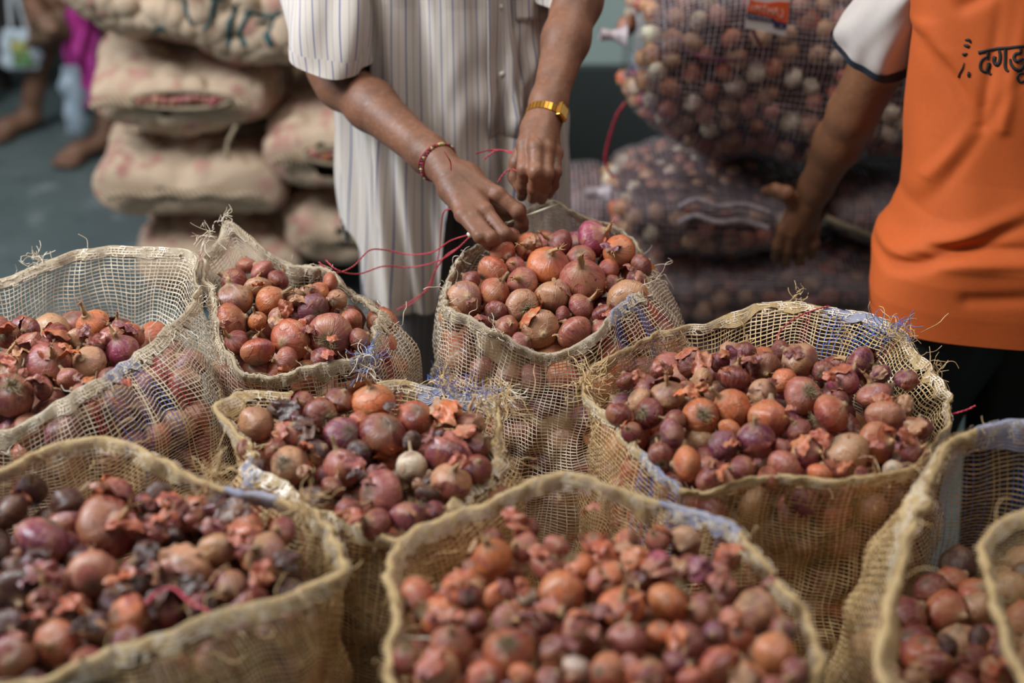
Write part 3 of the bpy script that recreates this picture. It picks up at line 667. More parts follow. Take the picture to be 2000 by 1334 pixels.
DA = [(96,712,86,'K','n'),(25,765,84,'K','r'),(174,708,64,'T'),(237,685,68,'M','l'),(183,634,62,'O','n'),(153,672,54,'T','s'),(59,677,54,'K','s'),(20,730,46,'T','n'),(4,706,50,'R'),(262,655,46,'C'),
  (15,655,48,'R','r'),(195,668,48,'R','s'),(75,762,46,'R','s'),(110,658,50,'R','s'),(135,740,44,'K'),(215,735,44,'R'),(120,680,40,'C','s'),(230,645,42,'R','s'),(-30,700,60,'R'),(-35,760,60,'K'),(60,640,40,'R','s'),(160,770,50,'K'),(210,660,38,'R')]
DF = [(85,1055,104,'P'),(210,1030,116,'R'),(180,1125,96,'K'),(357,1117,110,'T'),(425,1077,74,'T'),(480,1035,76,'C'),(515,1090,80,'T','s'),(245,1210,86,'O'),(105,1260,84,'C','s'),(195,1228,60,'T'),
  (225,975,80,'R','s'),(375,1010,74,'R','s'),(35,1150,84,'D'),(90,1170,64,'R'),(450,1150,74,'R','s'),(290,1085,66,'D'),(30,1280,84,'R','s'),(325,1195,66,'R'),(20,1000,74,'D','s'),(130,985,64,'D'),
  (310,975,66,'D','s'),(550,1040,56,'R'),(20,1220,60,'D'),(130,1200,56,'D','s'),(400,1180,56,'D'),(300,1040,56,'R','s'),(420,980,60,'D'),(-20,1080,70,'D'),(265,1150,60,'D','s'),(170,1300,66,'R'),(60,960,60,'D','s'),(250,1255,60,'R'),(520,1110,56,'R')]  # near-black entries darken this heap in place of weak light
DG = [(960,1092,82,'O','l'),(1025,1069,60,'K'),(1070,1108,66,'K','s'),(1087,1069,54,'K'),(1126,1108,64,'O'),(1095,1160,98,'O'),(814,1163,78,'C'),(885,1144,48,'O'),(856,1202,82,'O','s'),(973,1166,64,'O','s'),
  (1031,1170,44,'W'),(989,1212,60,'K','n'),(882,1262,88,'K','l'),(992,1274,96,'C','r'),(1083,1270,70,'R','s'),(1132,1232,72,'K','n'),(1213,1189,86,'O','n'),(1223,1251,80,'K','l'),(1187,1312,80,'C'),(1126,1303,54,'W','s'),
  (853,1316,86,'T','s'),(797,1283,64,'R'),(945,1325,72,'C'),(1269,1322,64,'K'),(1304,1177,80,'O'),(1474,1186,82,'T','s'),(1514,1281,78,'O','n'),(1402,1298,78,'C'),(1344,1250,80,'R','s'),(1295,1238,50,'O'),
  (1460,1330,64,'T'),(1286,1108,64,'M','s'),(1295,1056,54,'K'),(1332,1056,62,'T','s'),(1550,1310,52,'R'),(1321,1295,52,'P'),(1255,1350,64,'C'),(1440,1240,52,'C','s'),(1160,1060,52,'C','s'),(1225,1062,56,'R','s'),
  (1200,1120,60,'O','s'),(1390,1120,60,'K','s'),(1350,1115,60,'R','s'),(1420,1090,54,'C','s'),(1250,1130,50,'R'),(1030,1035,46,'R'),(960,1055,44,'R','s'),(915,1165,50,'R'),(1370,1190,60,'R'),(1420,1160,56,'R','s'),
  (1530,1230,52,'R'),(1060,1215,50,'R'),(930,1215,46,'R'),(1160,1200,44,'D'),(1020,1320,56,'O'),(1350,1330,60,'C'),(1400,1240,46,'P'),(1180,1150,44,'R'),(1075,1330,56,'K'),(1520,1350,60,'R')]
DH = [(1830,1300,72,'R'),(1900,1292,62,'R'),(1965,1275,62,'R','s'),(1790,1325,54,'T','s'),(1945,1325,62,'C'),(1880,1345,60,'R','s'),(1990,1310,60,'R'),(1850,1262,50,'D'),(1915,1250,50,'D','s')]
def rf(n, x0, x1, y0, y1, d, seed, codes='TOCRK'):
    g = random.Random(seed); out = []
    cx, cy, rx, ry = (x0+x1)/2, (y0+y1)/2, (x1-x0)/2, (y1-y0)/2
    while len(out) < n:
        x, y = g.uniform(x0, x1), g.uniform(y0, y1)
        if ((x-cx)/rx)**2+((y-cy)/ry)**2 < 1: out.append((int(x), int(y), d*g.uniform(.7, 1.25), g.choice(codes)))
    return out
heap('C', 'in the sack being stitched', (512, 560, 612), PL['C'], DC, 1, [(1195,480,40,'P'),(1045,470,34,'T'),(1185,612,40,'C'),(1062,560,26,'T'),(1230,520,34,'K'),(935,620,30,'R'),(1088,655,28,'T')]+rf(5,910,1240,500,660,26,1), 'onions in the stitched sack')
heap('E', 'in the large right sack', (725, 775, 830, 885), PL['E'], DE, 2, [(1375,700,62,'C'),(1290,715,52,'K'),(1440,690,60,'P'),(1550,685,46,'R'),(1340,765,50,'O'),(1770,850,50,'C'),(1385,900,46,'K'),(1600,850,50,'C'),(1250,730,46,'C'),(1460,700,50,'K'),(1790,830,46,'T')]+rf(16,1230,1810,690,930,36,2,'CRKCO'), 'onions in the large right sack')
heap('D', 'in the middle sack', (815, 870, 925), PL['D'], DD, 3, [(875,800,76,'O'),(905,840,70,'C'),(560,800,60,'D'),(850,850,50,'R'),(760,790,40,'D'),(690,900,60,'K'),(730,935,60,'R'),(600,870,46,'C'),(900,900,50,'C')]+rf(12,490,930,790,1020,42,3,'CRDDT'), 'onions in the middle sack')
heap('B', 'in the small back sack', (570, 620, 668), PL['B'], DB, 4, [(600,560,40,'T'),(560,600,44,'C'),(640,690,44,'C'),(600,640,40,'R'),(540,625,40,'T')]+rf(5,450,690,540,690,28,4), 'onions in the small back sack')
heap('A', 'in the left edge sack', (665, 705, 745), PL['A'], DA, 5, [(60,665,70,'K'),(110,650,66,'C'),(160,645,50,'P'),(215,650,60,'K'),(245,640,50,'P'),(35,690,50,'T'),(95,690,46,'C'),(10,640,60,'C'),(75,740,50,'K'),(185,665,46,'R'),(130,690,46,'O')]+rf(8,10,270,640,780,36,5,'CRKPO'), 'onions in the left edge sack')
heap('F', 'in the lower left sack', (1020, 1090, 1170, 1230), PL['F'], DF, 6, [(210,960,90,'R'),(350,980,80,'R'),(60,1120,80,'R'),(300,1090,70,'D'),(510,1120,60,'C'),(70,1200,70,'C'),(380,1170,60,'R')]+[f for f in rf(40,20,600,940,1290,70,6,'DRDRDC') if f[1] < 1285-.34*f[0]], 'onions in the lower left sack')  # dark flake colours paint the dimness of this corner
heap('G', 'in the nearest sack', (1085, 1140, 1200, 1260), PL['G'], DG, 7, [(1010,1020,70,'C'),(1155,990,60,'K'),(1180,1065,80,'C'),(1240,1090,80,'O'),(1290,1110,70,'K'),(1370,1110,80,'P'),(1400,1130,60,'K'),(1430,1070,70,'C'),(900,1130,60,'C'),(1160,1130,60,'C'),(1430,1200,70,'C')]+rf(24,820,1540,1030,1330,52,7,'COCRTK'), 'onions in the nearest sack')
heap('H', 'in the half empty sack', (1290,), PL['H'], DH, 8, rf(6,1800,1990,1260,1334,50,8,'CRDT'), 'onions in the half empty sack')
fill('C', PL['C'], seed=1, label='onions buried under the top layer of the sack being stitched', rr=.66, rings=5)
fill('E', PL['E'], seed=2, codes='RCPKRT', label='onions buried under the top layer of the large right sack', rr=.86, rings=5, side=(3., 6.28))
fill('D', PL['D'], seed=3, codes='RDDCR', label='onions buried under the top layer of the middle sack', rr=.86, rings=4, side=(3., 6.28))
fill('B', PL['B'], seed=4, codes='RCTKO', label='onions buried under the top layer of the small back sack', rr=.8, rings=4, side=(3., 6.28))
fill('A', PL['A'], seed=5, codes='RCPKT', label='onions buried under the top layer of the left edge sack', rr=.86, rings=5, side=(3., 6.28))
fill('F', PL['F'], seed=6, codes='DRRDR', label='onions buried under the top layer of the lower left sack', rr=.88, rings=4, side=(3., 6.28), drop=.03)  # buried onions coloured darker too, as shade put into the skins
fill('G', PL['G'], seed=7, codes='RCOKCT', label='onions buried under the top layer of the nearest sack', rr=.88, rings=4, side=(2.6, 6.28))
fill('H', PL['H'], seed=8, codes='RCDT', label='onions lying low inside the half empty right sack', rr=.8, rings=3, side=(2.6, 6.28))
fill('I', (.60, 1.05, 0), seed=9, codes='RCDT', label='onions at the bottom of the slack corner sack', rr=.8, rings=2, side=(2.6, 6.28))
# ------------------------------------------------------------------ people
def sdf_obj(name, S, mat, parent, sm=None):
    V, F = S.mesh(); return mk(name, V, F, mat, parent)
def A3(*a): return np.array(a, float)
def stripes_mat(name, base, lineA, lineB, period, dark=0):
    t = NT(name); uv = t.uv(); sep = t.n('ShaderNodeSeparateXYZ'); t.L.new(uv, sep.inputs[0])
    nz = t.noise(uv, 3, 2); n2 = t.noise(t.obj(), 260, 2)
    x = t.math('DIVIDE', sep.outputs[0], period)
    d = t.math('ABSOLUTE', t.math('SUBTRACT', t.math('FRACT', x), .5))
    l1 = t.ramp(d, .05, .034); d2 = t.math('ABSOLUTE', t.math('SUBTRACT', t.math('FRACT', t.math('ADD', x, .5)), .5)); l2 = t.ramp(d2, .05, .03)
    c = t.mix(t.ramp(nz, .3, .7), S2L(base), tuple(v*.92 for v in S2L(base)))
    c = t.mix(t.math('MULTIPLY', l2, .55), c, S2L(lineB)); c = t.mix(t.math('MULTIPLY', l1, .9), c, S2L(lineA))
    t.bump(n2, .15, .0008); return t.out(c, .85, **{'Sheen_Weight': .1})
M_SHIRT = stripes_mat('striped_cotton', (202, 190, 178), (58, 76, 132), (150, 138, 136), .021)
M_TROUSER = stripes_mat('charcoal_pinstripe_cloth', (112, 106, 108), (60, 60, 66), (130, 126, 128), .012)
M_ORANGE = plain('orange_jersey_knit', (196, 88, 26), .8, .08, 120)
M_GREYSLV = plain('grey_white_jersey', (196, 184, 176), .85, .08, 90)
M_NAVY = plain('navy_rib_cuff', (22, 32, 44), .8)
M_DARKPANT = plain('black_green_trousers', (30, 34, 34), .8, .2, 40)
M_INK = plain('black_print', (26, 22, 22), .7)
M_HAIR = plain('black_hair', (22, 18, 18), .5)
M_THREADRED = plain('red_wrist_thread', (150, 40, 50), .7)
M_BRASS = plain('yellow_wrist_cord', (186, 170, 104), .5)
M_BEAD = plain('brown_bead', (70, 30, 28), .4, .5, 400)
M_WHITEDOT = plain('white_thread_knot', (225, 215, 195), .6)
M_SANDAL = plain('brown_sandal', (70, 48, 36), .7)

def finger(S, pts, rs, k=.004):
    S.chain(pts, rs, k)
    for p, r in zip(pts[1:-1], rs[1:-1]): S.cap(p, p+1e-5, r*1.07, r*1.07, k)

# ---- the man in the striped shirt
px1, py1 = -.105, 2.43
man = tag(empty('person', (px1, py1, 0)), 'person in a striped cream shirt stitching the sack, wearing a gold watch', 'person')
S = SDF((-.42, 1.88, -.0), (.24, 2.62, 1.78), .0032)
sh = (A3(-.305, 2.45, 1.36), A3(.10, 2.46, 1.36))
S.cap((px1, 2.45, .93), (px1, 2.45, 1.2), .13, .14, .03, flat=((0, 1, 0), .68)); S.cap((px1, 2.45, 1.2), (px1, 2.45, 1.34), .14, .15, .04, flat=((0, 1, 0), .62))
S.cap(sh[0], sh[1], .055, .055, .05); S.cap((px1, 2.44, 1.36), (px1, 2.40, 1.5), .055, .052, .03)
S.cap((px1, 2.39, 1.60), (px1, 2.375, 1.655), .078, .082, .02); S.cap((px1, 2.34, 1.55), (px1, 2.345, 1.60), .05, .06, .03)        # head, jaw
S.cap((px1, 2.318, 1.62), (px1, 2.295, 1.588), .009, .014, .008)                                                            # nose
S.cap((px1-.025, 2.31, 1.548), (px1+.025, 2.31, 1.548), .007, .007, .006)                                                   # mouth
for sx in (-1, 1):
    S.cap((px1+sx*.082, 2.40, 1.60), (px1+sx*.085, 2.41, 1.635), .012, .016, .006, flat=((1, 0, 0), .5))
    hip = A3(px1+sx*.085, 2.45, .9); kn = A3(px1+sx*.095, 2.43, .48); an = A3(px1+sx*.1, 2.46, .09)
    S.chain([hip, kn, an], [.085, .058, .038], .03); S.chain([an-A3(0, 0, .035), A3(px1+sx*.11, 2.33, .035), A3(px1+sx*.115, 2.27, .026)], [.038, .034, .022], .02)
# image-left arm: right arm of the man
W1 = A3(*P(857, 318, y=2.10)); E1 = A3(*P(668, 163, y=2.335)); 
S.chain([sh[0], E1+A3(-.012, .03, .02), E1], [.056, .047, .043], .02)
mid = E1*.68+W1*.32+A3(0, 0, .004)
S.chain([E1, mid, W1*.9+E1*.1, W1], [.040, .0405, .029, .027], .02)
pp = lambda x, y, d: A3(*P(x, y, y=d))
k1 = pp(972, 380, 2.035); k2 = pp(948, 412, 2.0); k3 = pp(925, 424, 1.985); k4 = pp(903, 420, 1.99)
hb = [(W1, k1, .024, .0115), (W1, k2, .024, .0115), (W1, k3, .022, .011), (W1, k4, .02, .0105)]
for a, b, ra, rb in hb: S.cap(a, b, ra, rb, .010)
S.cap((k1+W1)/2+A3(0, .012, -.004), (k3+k2)/2+A3(0, .018, -.006), .024, .016, .014)    # palm
S.cap((k4+W1)/2+A3(0, .008, -.006), k4+A3(.01, .02, -.008), .02, .012, .012)
for k_ in (k1, k2, k3, k4): S.cap(k_, k_+A3(0, -.001, .001), .0125, .0125, .004)
for a, b in ((k1, .2), (k2, .3)): S.cap(W1*.75+a*.25+A3(0, -.012, .016), a+A3(0, -.003, .005), .0035, .0035, .006)   # tendons
finger(S, [k1, pp(1012, 412, 2.02), pp(1019, 436, 2.025), pp(1009, 452, 2.04)], [.0118, .0112, .0098, .0082])
finger(S, [k2, pp(984, 458, 1.965), pp(1008, 470, 1.985), pp(1028, 474, 2.0)], [.0118, .0112, .0100, .0084])
finger(S, [k3, pp(958, 464, 1.945), pp(980, 478, 1.965), pp(1000, 484, 1.99)], [.0112, .0104, .0094, .008])
finger(S, [k4, pp(937, 462, 1.945), pp(955, 477, 1.96), pp(972, 484, 1.98)], [.0104, .0092, .0084, .0074])
finger(S, [W1*.55+k1*.45+A3(.01, .018, -.012), pp(985, 420, 2.055), pp(1005, 438, 2.05), pp(1022, 444, 2.045)], [.015, .0128, .0112, .0092])
# image-right arm: left arm of the man
W2 = A3(*P(1063, 232, y=2.135)); E2 = A3(*P(1126, 2, y=2.34))
S.chain([sh[1], A3(.125, 2.40, 1.2), E2], [.055, .046, .042], .02)
S.chain([E2, E2*.66+W2*.34, W2*.88+E2*.12, W2], [.039, .0365, .027, .0255], .02)
q1 = pp(1024, 284, 2.085); q2 = pp(1047, 288, 2.06); q3 = pp(1067, 292, 2.065); q4 = pp(1084, 300, 2.085)
for b, ra, rb in ((q1, .023, .0125), (q2, .024, .0125), (q3, .023, .0118), (q4, .021, .011)): S.cap(W2, b, ra, rb, .010)
S.cap((q1+W2)/2+A3(0, .012, 0), (q3+q2)/2+A3(0, .02, 0), .022, .016, .014)
for k_ in (q1, q2, q3, q4): S.cap(k_, k_+A3(0, -.001, .001), .013, .013, .004)
finger(S, [q1, pp(1024, 330, 2.045), pp(1021, 361, 2.06), pp(1019, 384, 2.075)], [.0122, .0112, .0098, .0082])
finger(S, [q2, pp(1047, 336, 2.025), pp(1044, 366, 2.04), pp(1040, 388, 2.06)], [.0122, .0114, .0098, .0082])
finger(S, [q3, pp(1067, 340, 2.03), pp(1064, 368, 2.045), pp(1058, 390, 2.065)], [.0116, .0108, .0094, .008])
finger(S, [q4, pp(1084, 336, 2.055), pp(1080, 362, 2.065), pp(1072, 380, 2.085)], [.0106, .0096, .0084, .0074])
finger(S, [W2*.5+q1*.5+A3(-.004, .02, 0), pp(1010, 318, 2.10), pp(1006, 345, 2.095), pp(1014, 366, 2.085)], [.015, .0122, .0108, .009])
sdf_obj('body', S, M_SKIN, man)
# nails
def nail(c, dirv, nrm, r=.0055):
    d = Vector(dirv).normalized(); n = Vector(nrm).normalized(); s = d.cross(n).normalized(); n = s.cross(d)
    V = []; 
    for i in range(7):
        for j in range(5):
            u = (i/6-.5)*2; v = (j/4-.5)*2; V.append(Vector(c)+d*(r*1.25*u*(1-.15*v*v))+s*(r*v*(1-.12*u*u))-n*(r*.35*v*v))
    mk('fingernail', V, gridF(7, 5), M_NAIL, man)
tc = lambda p: (Vector((0, 0, CAMZ))-Vector(p)).normalized()
for p, d, r in ((pp(1020, 377, 2.068), (-.02, .05, -1), .0082), (pp(1041, 382, 2.052), (-.1, .2, -1), .0080)):
    nail(Vector(p)+tc(p)*r, d, tc(p), .0045)
hair = SDF((px1-.12, 2.26, 1.5), (px1+.12, 2.52, 1.78), .004); hair.cap((px1, 2.405, 1.63), (px1, 2.39, 1.675), .084, .084, .02)
hair.cap((px1, 2.28, 1.60), (px1, 2.28, 1.64), .058, .052, 0, sub=True); hair.cap((px1-.07, 2.33, 1.58), (px1+.07, 2.33, 1.58), .05, .05, 0, sub=True)
sdf_obj('hair', hair, M_HAIR, man)
for sx in (-1, 1):
    V, F, _ = bulb_mesh('e', 12, 9, .9, .05, 3, 0, .9); mk('eye', V*.011+np.array([px1+sx*.03, 2.318, 1.622]), F, M_WHITEDOT, man)

# ---- shirt
def shirt1():
    nu, nv = 420, 190; th = np.linspace(0, 2*math.pi, nu); vv = np.linspace(0, 1, nv)
    TH, VV = np.meshgrid(th, vv, indexing='ij'); c, s = np.cos(TH), np.sin(TH)
    # hem height around the body (front = 270 deg); pixel column at the front surface
    cy = 2.44
    colpx = 1000+(px1+.20*np.cos(th))/(2.6)*FPX*1.0
    fr = np.sin(th) < .15
    xf = px1+.205*np.cos(th); ppx = 1000+xf/2.44*FPX
    hem = np.full(nu, .60)
    py = np.where(ppx < 672, 520, np.where(ppx < 868, 640-12*np.cos((ppx-770)/50), np.where(ppx < 985, 405, 640)))
    f1 = np.clip((ppx-655)/28, 0, 1); py = np.where(ppx < 690, 515*(1-f1)+640*f1, py)
    f2 = np.clip((ppx-838)/42, 0, 1); f2 = f2*f2*(3-2*f2); py = np.where((ppx > 838) & (ppx < 985), 632*(1-f2)+405*f2, py)
    f3 = np.clip((ppx-975)/30, 0, 1); py = np.where(ppx > 975, 405*(1-f3)+640*f3, py)
    ang = PITCH+np.arctan((py-667)/FPX); hz = CAMZ-2.25*np.tan(ang)
    hem = np.where(fr, hz, .62); ker = np.hanning(7); ker /= ker.sum(); hem = np.convolve(np.concatenate([hem[-3:], hem, hem[:3]]), ker, 'valid')
    top = 1.40; Z = hem[:, None]+(top-hem[:, None])*VV
    drop = np.clip((1.1-Z)/.5, 0, 1)
    a = .186+.020*drop-.05*np.clip((Z-1.30)/.1, 0, 1)**2; b = .128+.028*drop-.02*np.clip((Z-1.3)/.1, 0, 1)
    n1 = Noise(2, 12, .5, 1.2, 3); n2 = Noise(2, 16, 1.2, 2.6, 4)
    q = np.stack([c*1.3+(Z-1)*.5*np.sin(TH*2), s*1.3+(Z-1)*.35], -1)
    q2 = np.stack([c*2.2+(Z-1)*.9, s*2.2-(Z-1)*.6], -1)
    amp = .75+.7*drop
    # diagonal pull folds towards the hands
    fx = px1+a*c; dg = np.sin((fx*1.0-(Z-.95)*.55)*95+2*n1(q))*np.exp(-((fx-.02)/.09)**2-((Z-.93)/.10)**2)*.007
    dg += np.sin((fx*1.0+(Z-1.0)*.25)*70+1.5*n1(q2))*np.exp(-((fx+.12)/.12)**2-((Z-.82)/.16)**2)*.006
    d = (n1(q)*.010+n2(q2)*.0055)*amp+dg
    X = px1+(a+d)*c; Y = cy+(b+d)*s-.012*drop*(s < 0)
    ins = np.clip((ppx-868)/40, 0, 1)*np.clip((1000-ppx)/40, 0, 1)
    U = np.concatenate([[0], np.cumsum(np.hypot(np.diff(np.cos(th)*.205), np.diff(np.sin(th)*.15)))])
    uv = np.stack([np.broadcast_to(U[:, None]+.004*0, X.shape), Z], -1).reshape(-1, 2)
    V = np.stack([X, Y, Z], -1); o = mk('shirt', V.reshape(-1, 3), gridF(nu, nv), M_SHIRT, man, uv=uv)
    m = o.modifiers.new('cloth', 'SOLIDIFY'); m.thickness = .0015; m.offset = -1
    return V, th
SV, STH = shirt1()
def sleeve(name, ends, mat, parent, n=90, m=60, seed=0, amp=.004, cuff=None):
    """ends: list of (centre, axis1 radius vec, axis2 radius vec) rings from shoulder to cuff"""
    C = catmull([e[0] for e in ends], m); A = catmull([e[1] for e in ends], m); B = catmull([e[2] for e in ends], m)
    th = np.linspace(0, 2*math.pi, n); c, s = np.cos(th)[:, None, None], np.sin(th)[:, None, None]
    nz = Noise(3, 14, .5, 1.6, seed); t = np.linspace(0, 1, m)
    q = np.stack(np.broadcast_arrays(np.cos(th)[:, None]*1.0, np.sin(th)[:, None]*1.0, t[None]*1.6), -1)
    f = 1+nz(q)[..., None]*amp/.06
    V = C[None]+(A[None]*c+B[None]*s)*f
    L = np.linalg.norm(A[-1]); uv = np.stack(np.broadcast_arrays(th[:, None]*L*1.0, t[None]*.3), -1).reshape(-1, 2)
    o = mk(name, V.reshape(-1, 3), gridF(n, m), mat, parent, uv=uv)
    md = o.modifiers.new('cloth', 'SOLIDIFY'); md.thickness = .002; md.offset = 0
    return V
c0 = A3(*P(644, 107, y=2.31))
sv = sleeve('sleeve', [(A3(-.262, 2.45, 1.34), A3(.062, 0, .05), A3(0, .085, 0)), (A3(-.30, 2.42, 1.22), A3(.075, 0, .03), A3(0, .085, .02)), (c0+A3(-.004, .035, .09), A3(.072, 0, .004), A3(0, .075, .03)), (c0, A3(.0665, .0, -.0135), A3(.0, .066, .018))], M_SHIRT, man, seed=8)
# stitched cuff band of the sleeve
Vc = sv[:, -9:]; cc = Vc.mean(0); Vb = cc[None]+(Vc-cc[None])*1.025
mk('sleeve_hem', Vb.reshape(-1, 3), gridF(*Vb.shape[:2]), M_SHIRT, man, uv=np.stack(np.broadcast_arrays(np.linspace(0, 2*math.pi, 90)[:, None]*.0665, np.linspace(0, .1, 9)[None]), -1).reshape(-1, 2))
c2 = A3(*P(1119, -22, y=2.36))
sleeve('sleeve', [(A3(.05, 2.46, 1.34), A3(.062, 0, -.05), A3(0, .085, 0)), (A3(.105, 2.42, 1.22), A3(.068, 0, -.02), A3(0, .08, .02)), (c2, A3(.058, 0, .01), A3(0, .062, .02))], M_SHIRT, man, seed=9)
def patch(name, i0, i1, z0, z1, off, mat, parent, SVV=SV, n=16, m=16):
    """piece lying on the shirt: theta index range, z range"""
    ii = np.linspace(i0, i1, n).astype(int); out = []
    for k in ii:
        col = SVV[k]; z = np.linspace(z0, z1, m); out.append(np.stack([np.interp(z, col[:, 2], col[:, 0]), np.interp(z, col[:, 2], col[:, 1]), z], -1))
    V = np.array(out); c = np.array([px1, 2.44]); d = V[..., :2]-c; d /= np.linalg.norm(d, axis=-1, keepdims=True); V[..., :2] += d*off
    U = np.concatenate([[0], np.cumsum(np.linalg.norm(np.diff(V[:, 0], axis=0), axis=1))])
    o = mk(name, V.reshape(-1, 3), gridF(n, m), mat, parent, uv=np.stack(np.broadcast_arrays(U[:, None]+.009, np.linspace(0, .1, m)[None]), -1).reshape(-1, 2))
    md = o.modifiers.new('cloth', 'SOLIDIFY'); md.thickness = .0025; md.offset = 1
    return V
def thidx(x): # front theta index for a world x
    k = np.where(np.sin(STH) < 0)[0]; return k[np.argmin(abs(SV[k, 150, 0]-x))]
patch('placket', thidx(-.040), thidx(-.008), .885, 1.38, .0022, M_SHIRT, man)
patch('pocket', thidx(.004), thidx(.066), 1.075, 1.19, .0025, M_SHIRT, man)
for z in (.99, 1.10, 1.21, 1.32):
    k = thidx(-.024); col = SV[k]; x, y = np.interp(z, col[:, 2], col[:, 0]), np.interp(z, col[:, 2], col[:, 1])
    V, F = tube([(x, y-.004, z), (x, y-.0065, z)], .0048, 14); V2 = np.concatenate([V, [[x, y-.0068, z]]]); mk('button', V2, [tuple(f) for f in F]+[(2*i+1, 2*((i+1) % 14)+1, 28) for i in range(14)], M_WHITEDOT, man)
# collar above the frame
V, F = tube([(px1+.07*math.cos(t), 2.43+.065*math.sin(t), 1.40+.012*math.sin(t)) for t in np.linspace(0, 2*math.pi, 24)], .014, 8); mk('collar', V, F, M_SHIRT, man)
# trousers
def trouser(S, cx, cy, mat, parent, hipw=.15):
    for sx in (-1, 1):
        sleeve('trouser_leg', [(A3(cx+sx*hipw*.5, cy, .96), A3(.105, 0, 0), A3(0, .095, 0)), (A3(cx+sx*hipw*.56, cy, .75), A3(.095, 0, 0), A3(0, .092, 0)), (A3(cx+sx*hipw*.62, cy-.01, .45), A3(.08, 0, 0), A3(0, .088, 0)), (A3(cx+sx*hipw*.66, cy, .09), A3(.075, 0, 0), A3(0, .08, 0))], mat, parent, seed=int(10+sx), amp=.004)
trouser(None, px1, 2.465, M_TROUSER, man)
for sx in (-1, 1):
    V, F = tube([(px1+sx*.105, 2.50, .02), (px1+sx*.11, 2.35, .014), (px1+sx*.115, 2.25, .012)], [.036, .042, .03], 10, 9); V[:, 2] = np.clip(V[:, 2], 0, .016); mk('sandal', V, F, M_SANDAL, man)
# wrist threads and beads (worn: parts of the man)
def ring_pts(c, ax, ra, n=26, ph=0, tilt=0):
    ax = ax/np.linalg.norm(ax); r = np.cross(ax, A3(0, 0, 1)); r /= np.linalg.norm(r); u = np.cross(r, ax); t = np.arange(n+1)/n*2*math.pi
    return c+ra*(np.cos(t)[:, None]*r+np.sin(t)[:, None]*u)+ax*tilt*np.sin(t+ph)[:, None]
ax1 = (W1-E1)/np.linalg.norm(W1-E1); wb = W1-ax1*.004
bl = tag(empty('bracelet', tuple(wb)), 'braided red and brown thread bracelets tied on the stitching wrist', 'bracelet')
for o_, r_, m_, t_ in ((-.006, .0015, M_THREADRED, .004), (-.003, .0015, M_BLACK, .003), (.0055, .0014, M_THREADRED, -.003)):
    V, F = tube(ring_pts(wb+ax1*o_, ax1, .0305, tilt=t_), r_, 6, 60); mk('thread', V, F, m_, bl)
bp = ring_pts(wb+ax1*.002, ax1, .0312, 40)
for k in range(0, 40):
    V, F = tube([bp[k]-(bp[k+1]-bp[k])*.4, bp[k], bp[k]+(bp[k+1]-bp[k])*.4], [.0008, .0034, .0008], 7, 7); mk('bead', V, F, [M_BEAD, M_THREADRED, M_BEAD, M_BRASS][k % 4], bl)
V, F = tube([bp[i] for i in (9, 10, 11, 12)], [.0018, .0032, .0032, .0018], 8, 12); o = mk('clasp', V, F, M_BRASS, bl); tag(o, 'yellow cord clasp')
p0 = pp(868, 296, 2.045); V, F = tube([p0, p0+A3(.006, -.006, -.008), pp(880, 318, 2.04), pp(881, 333, 2.037)], .0011, 5, 16); mk('loose_end', V, F, M_THREADRED, bl)
# gold watch
ax2 = (W2-E2)/np.linalg.norm(W2-E2); wc = W2-ax2*.006
wt = tag(empty('wrist_watch', tuple(wc)), 'gold coloured wrist watch with a rectangular face on the far wrist', 'watch')
rp = ring_pts(wc, ax2, .0295, 30, tilt=.002); wd = 30
for k in range(30):
    c = (rp[k]+rp[k+1])/2; tdir = (rp[k+1]-rp[k]); tdir /= np.linalg.norm(tdir); n = c-wc; n /= np.linalg.norm(n)
    hw, hl, ht = .0065, .0026, .0012
    V = [c+ax2*a*hw+tdir*b*hl+n*d*ht for a in (-1, 1) for b in (-1, 1) for d in (-1, 1)]
    mk('band_link', V, [(0, 1, 3, 2), (4, 6, 7, 5), (0, 4, 5, 1), (2, 3, 7, 6), (0, 2, 6, 4), (1, 5, 7, 3)], M_GOLD, wt, smooth=False)
n = Vector((.86, -.45, .35)).normalized(); n = np.array((n-Vector(ax2)*n.dot(Vector(ax2))).normalized()); c = wc+n*.0325; s_ = np.cross(ax2, n)
def wbox(name, c, hw, hl, ht, mat, bev=.0012):
    V = [c+ax2*a*hw+s_*b*hl+n*d*ht for a in (-1, 1) for b in (-1, 1) for d in (-1, 1)]
    o = mk(name, V, [(0, 1, 3, 2), (4, 6, 7, 5), (0, 4, 5, 1), (2, 3, 7, 6), (0, 2, 6, 4), (1, 5, 7, 3)], mat, wt, smooth=False)
    m = o.modifiers.new('b', 'BEVEL'); m.width = bev; m.segments = 2; return o
wbox('case', c, .0125, .0105, .0035, M_GOLD); wbox('case_back', c-n*.004, .0122, .0102, .0018, M_BLACK, .0005); wbox('dial', c+n*.0034, .009, .0078, .0006, plain('champagne_dial', (206, 168, 92), .35), .0003)

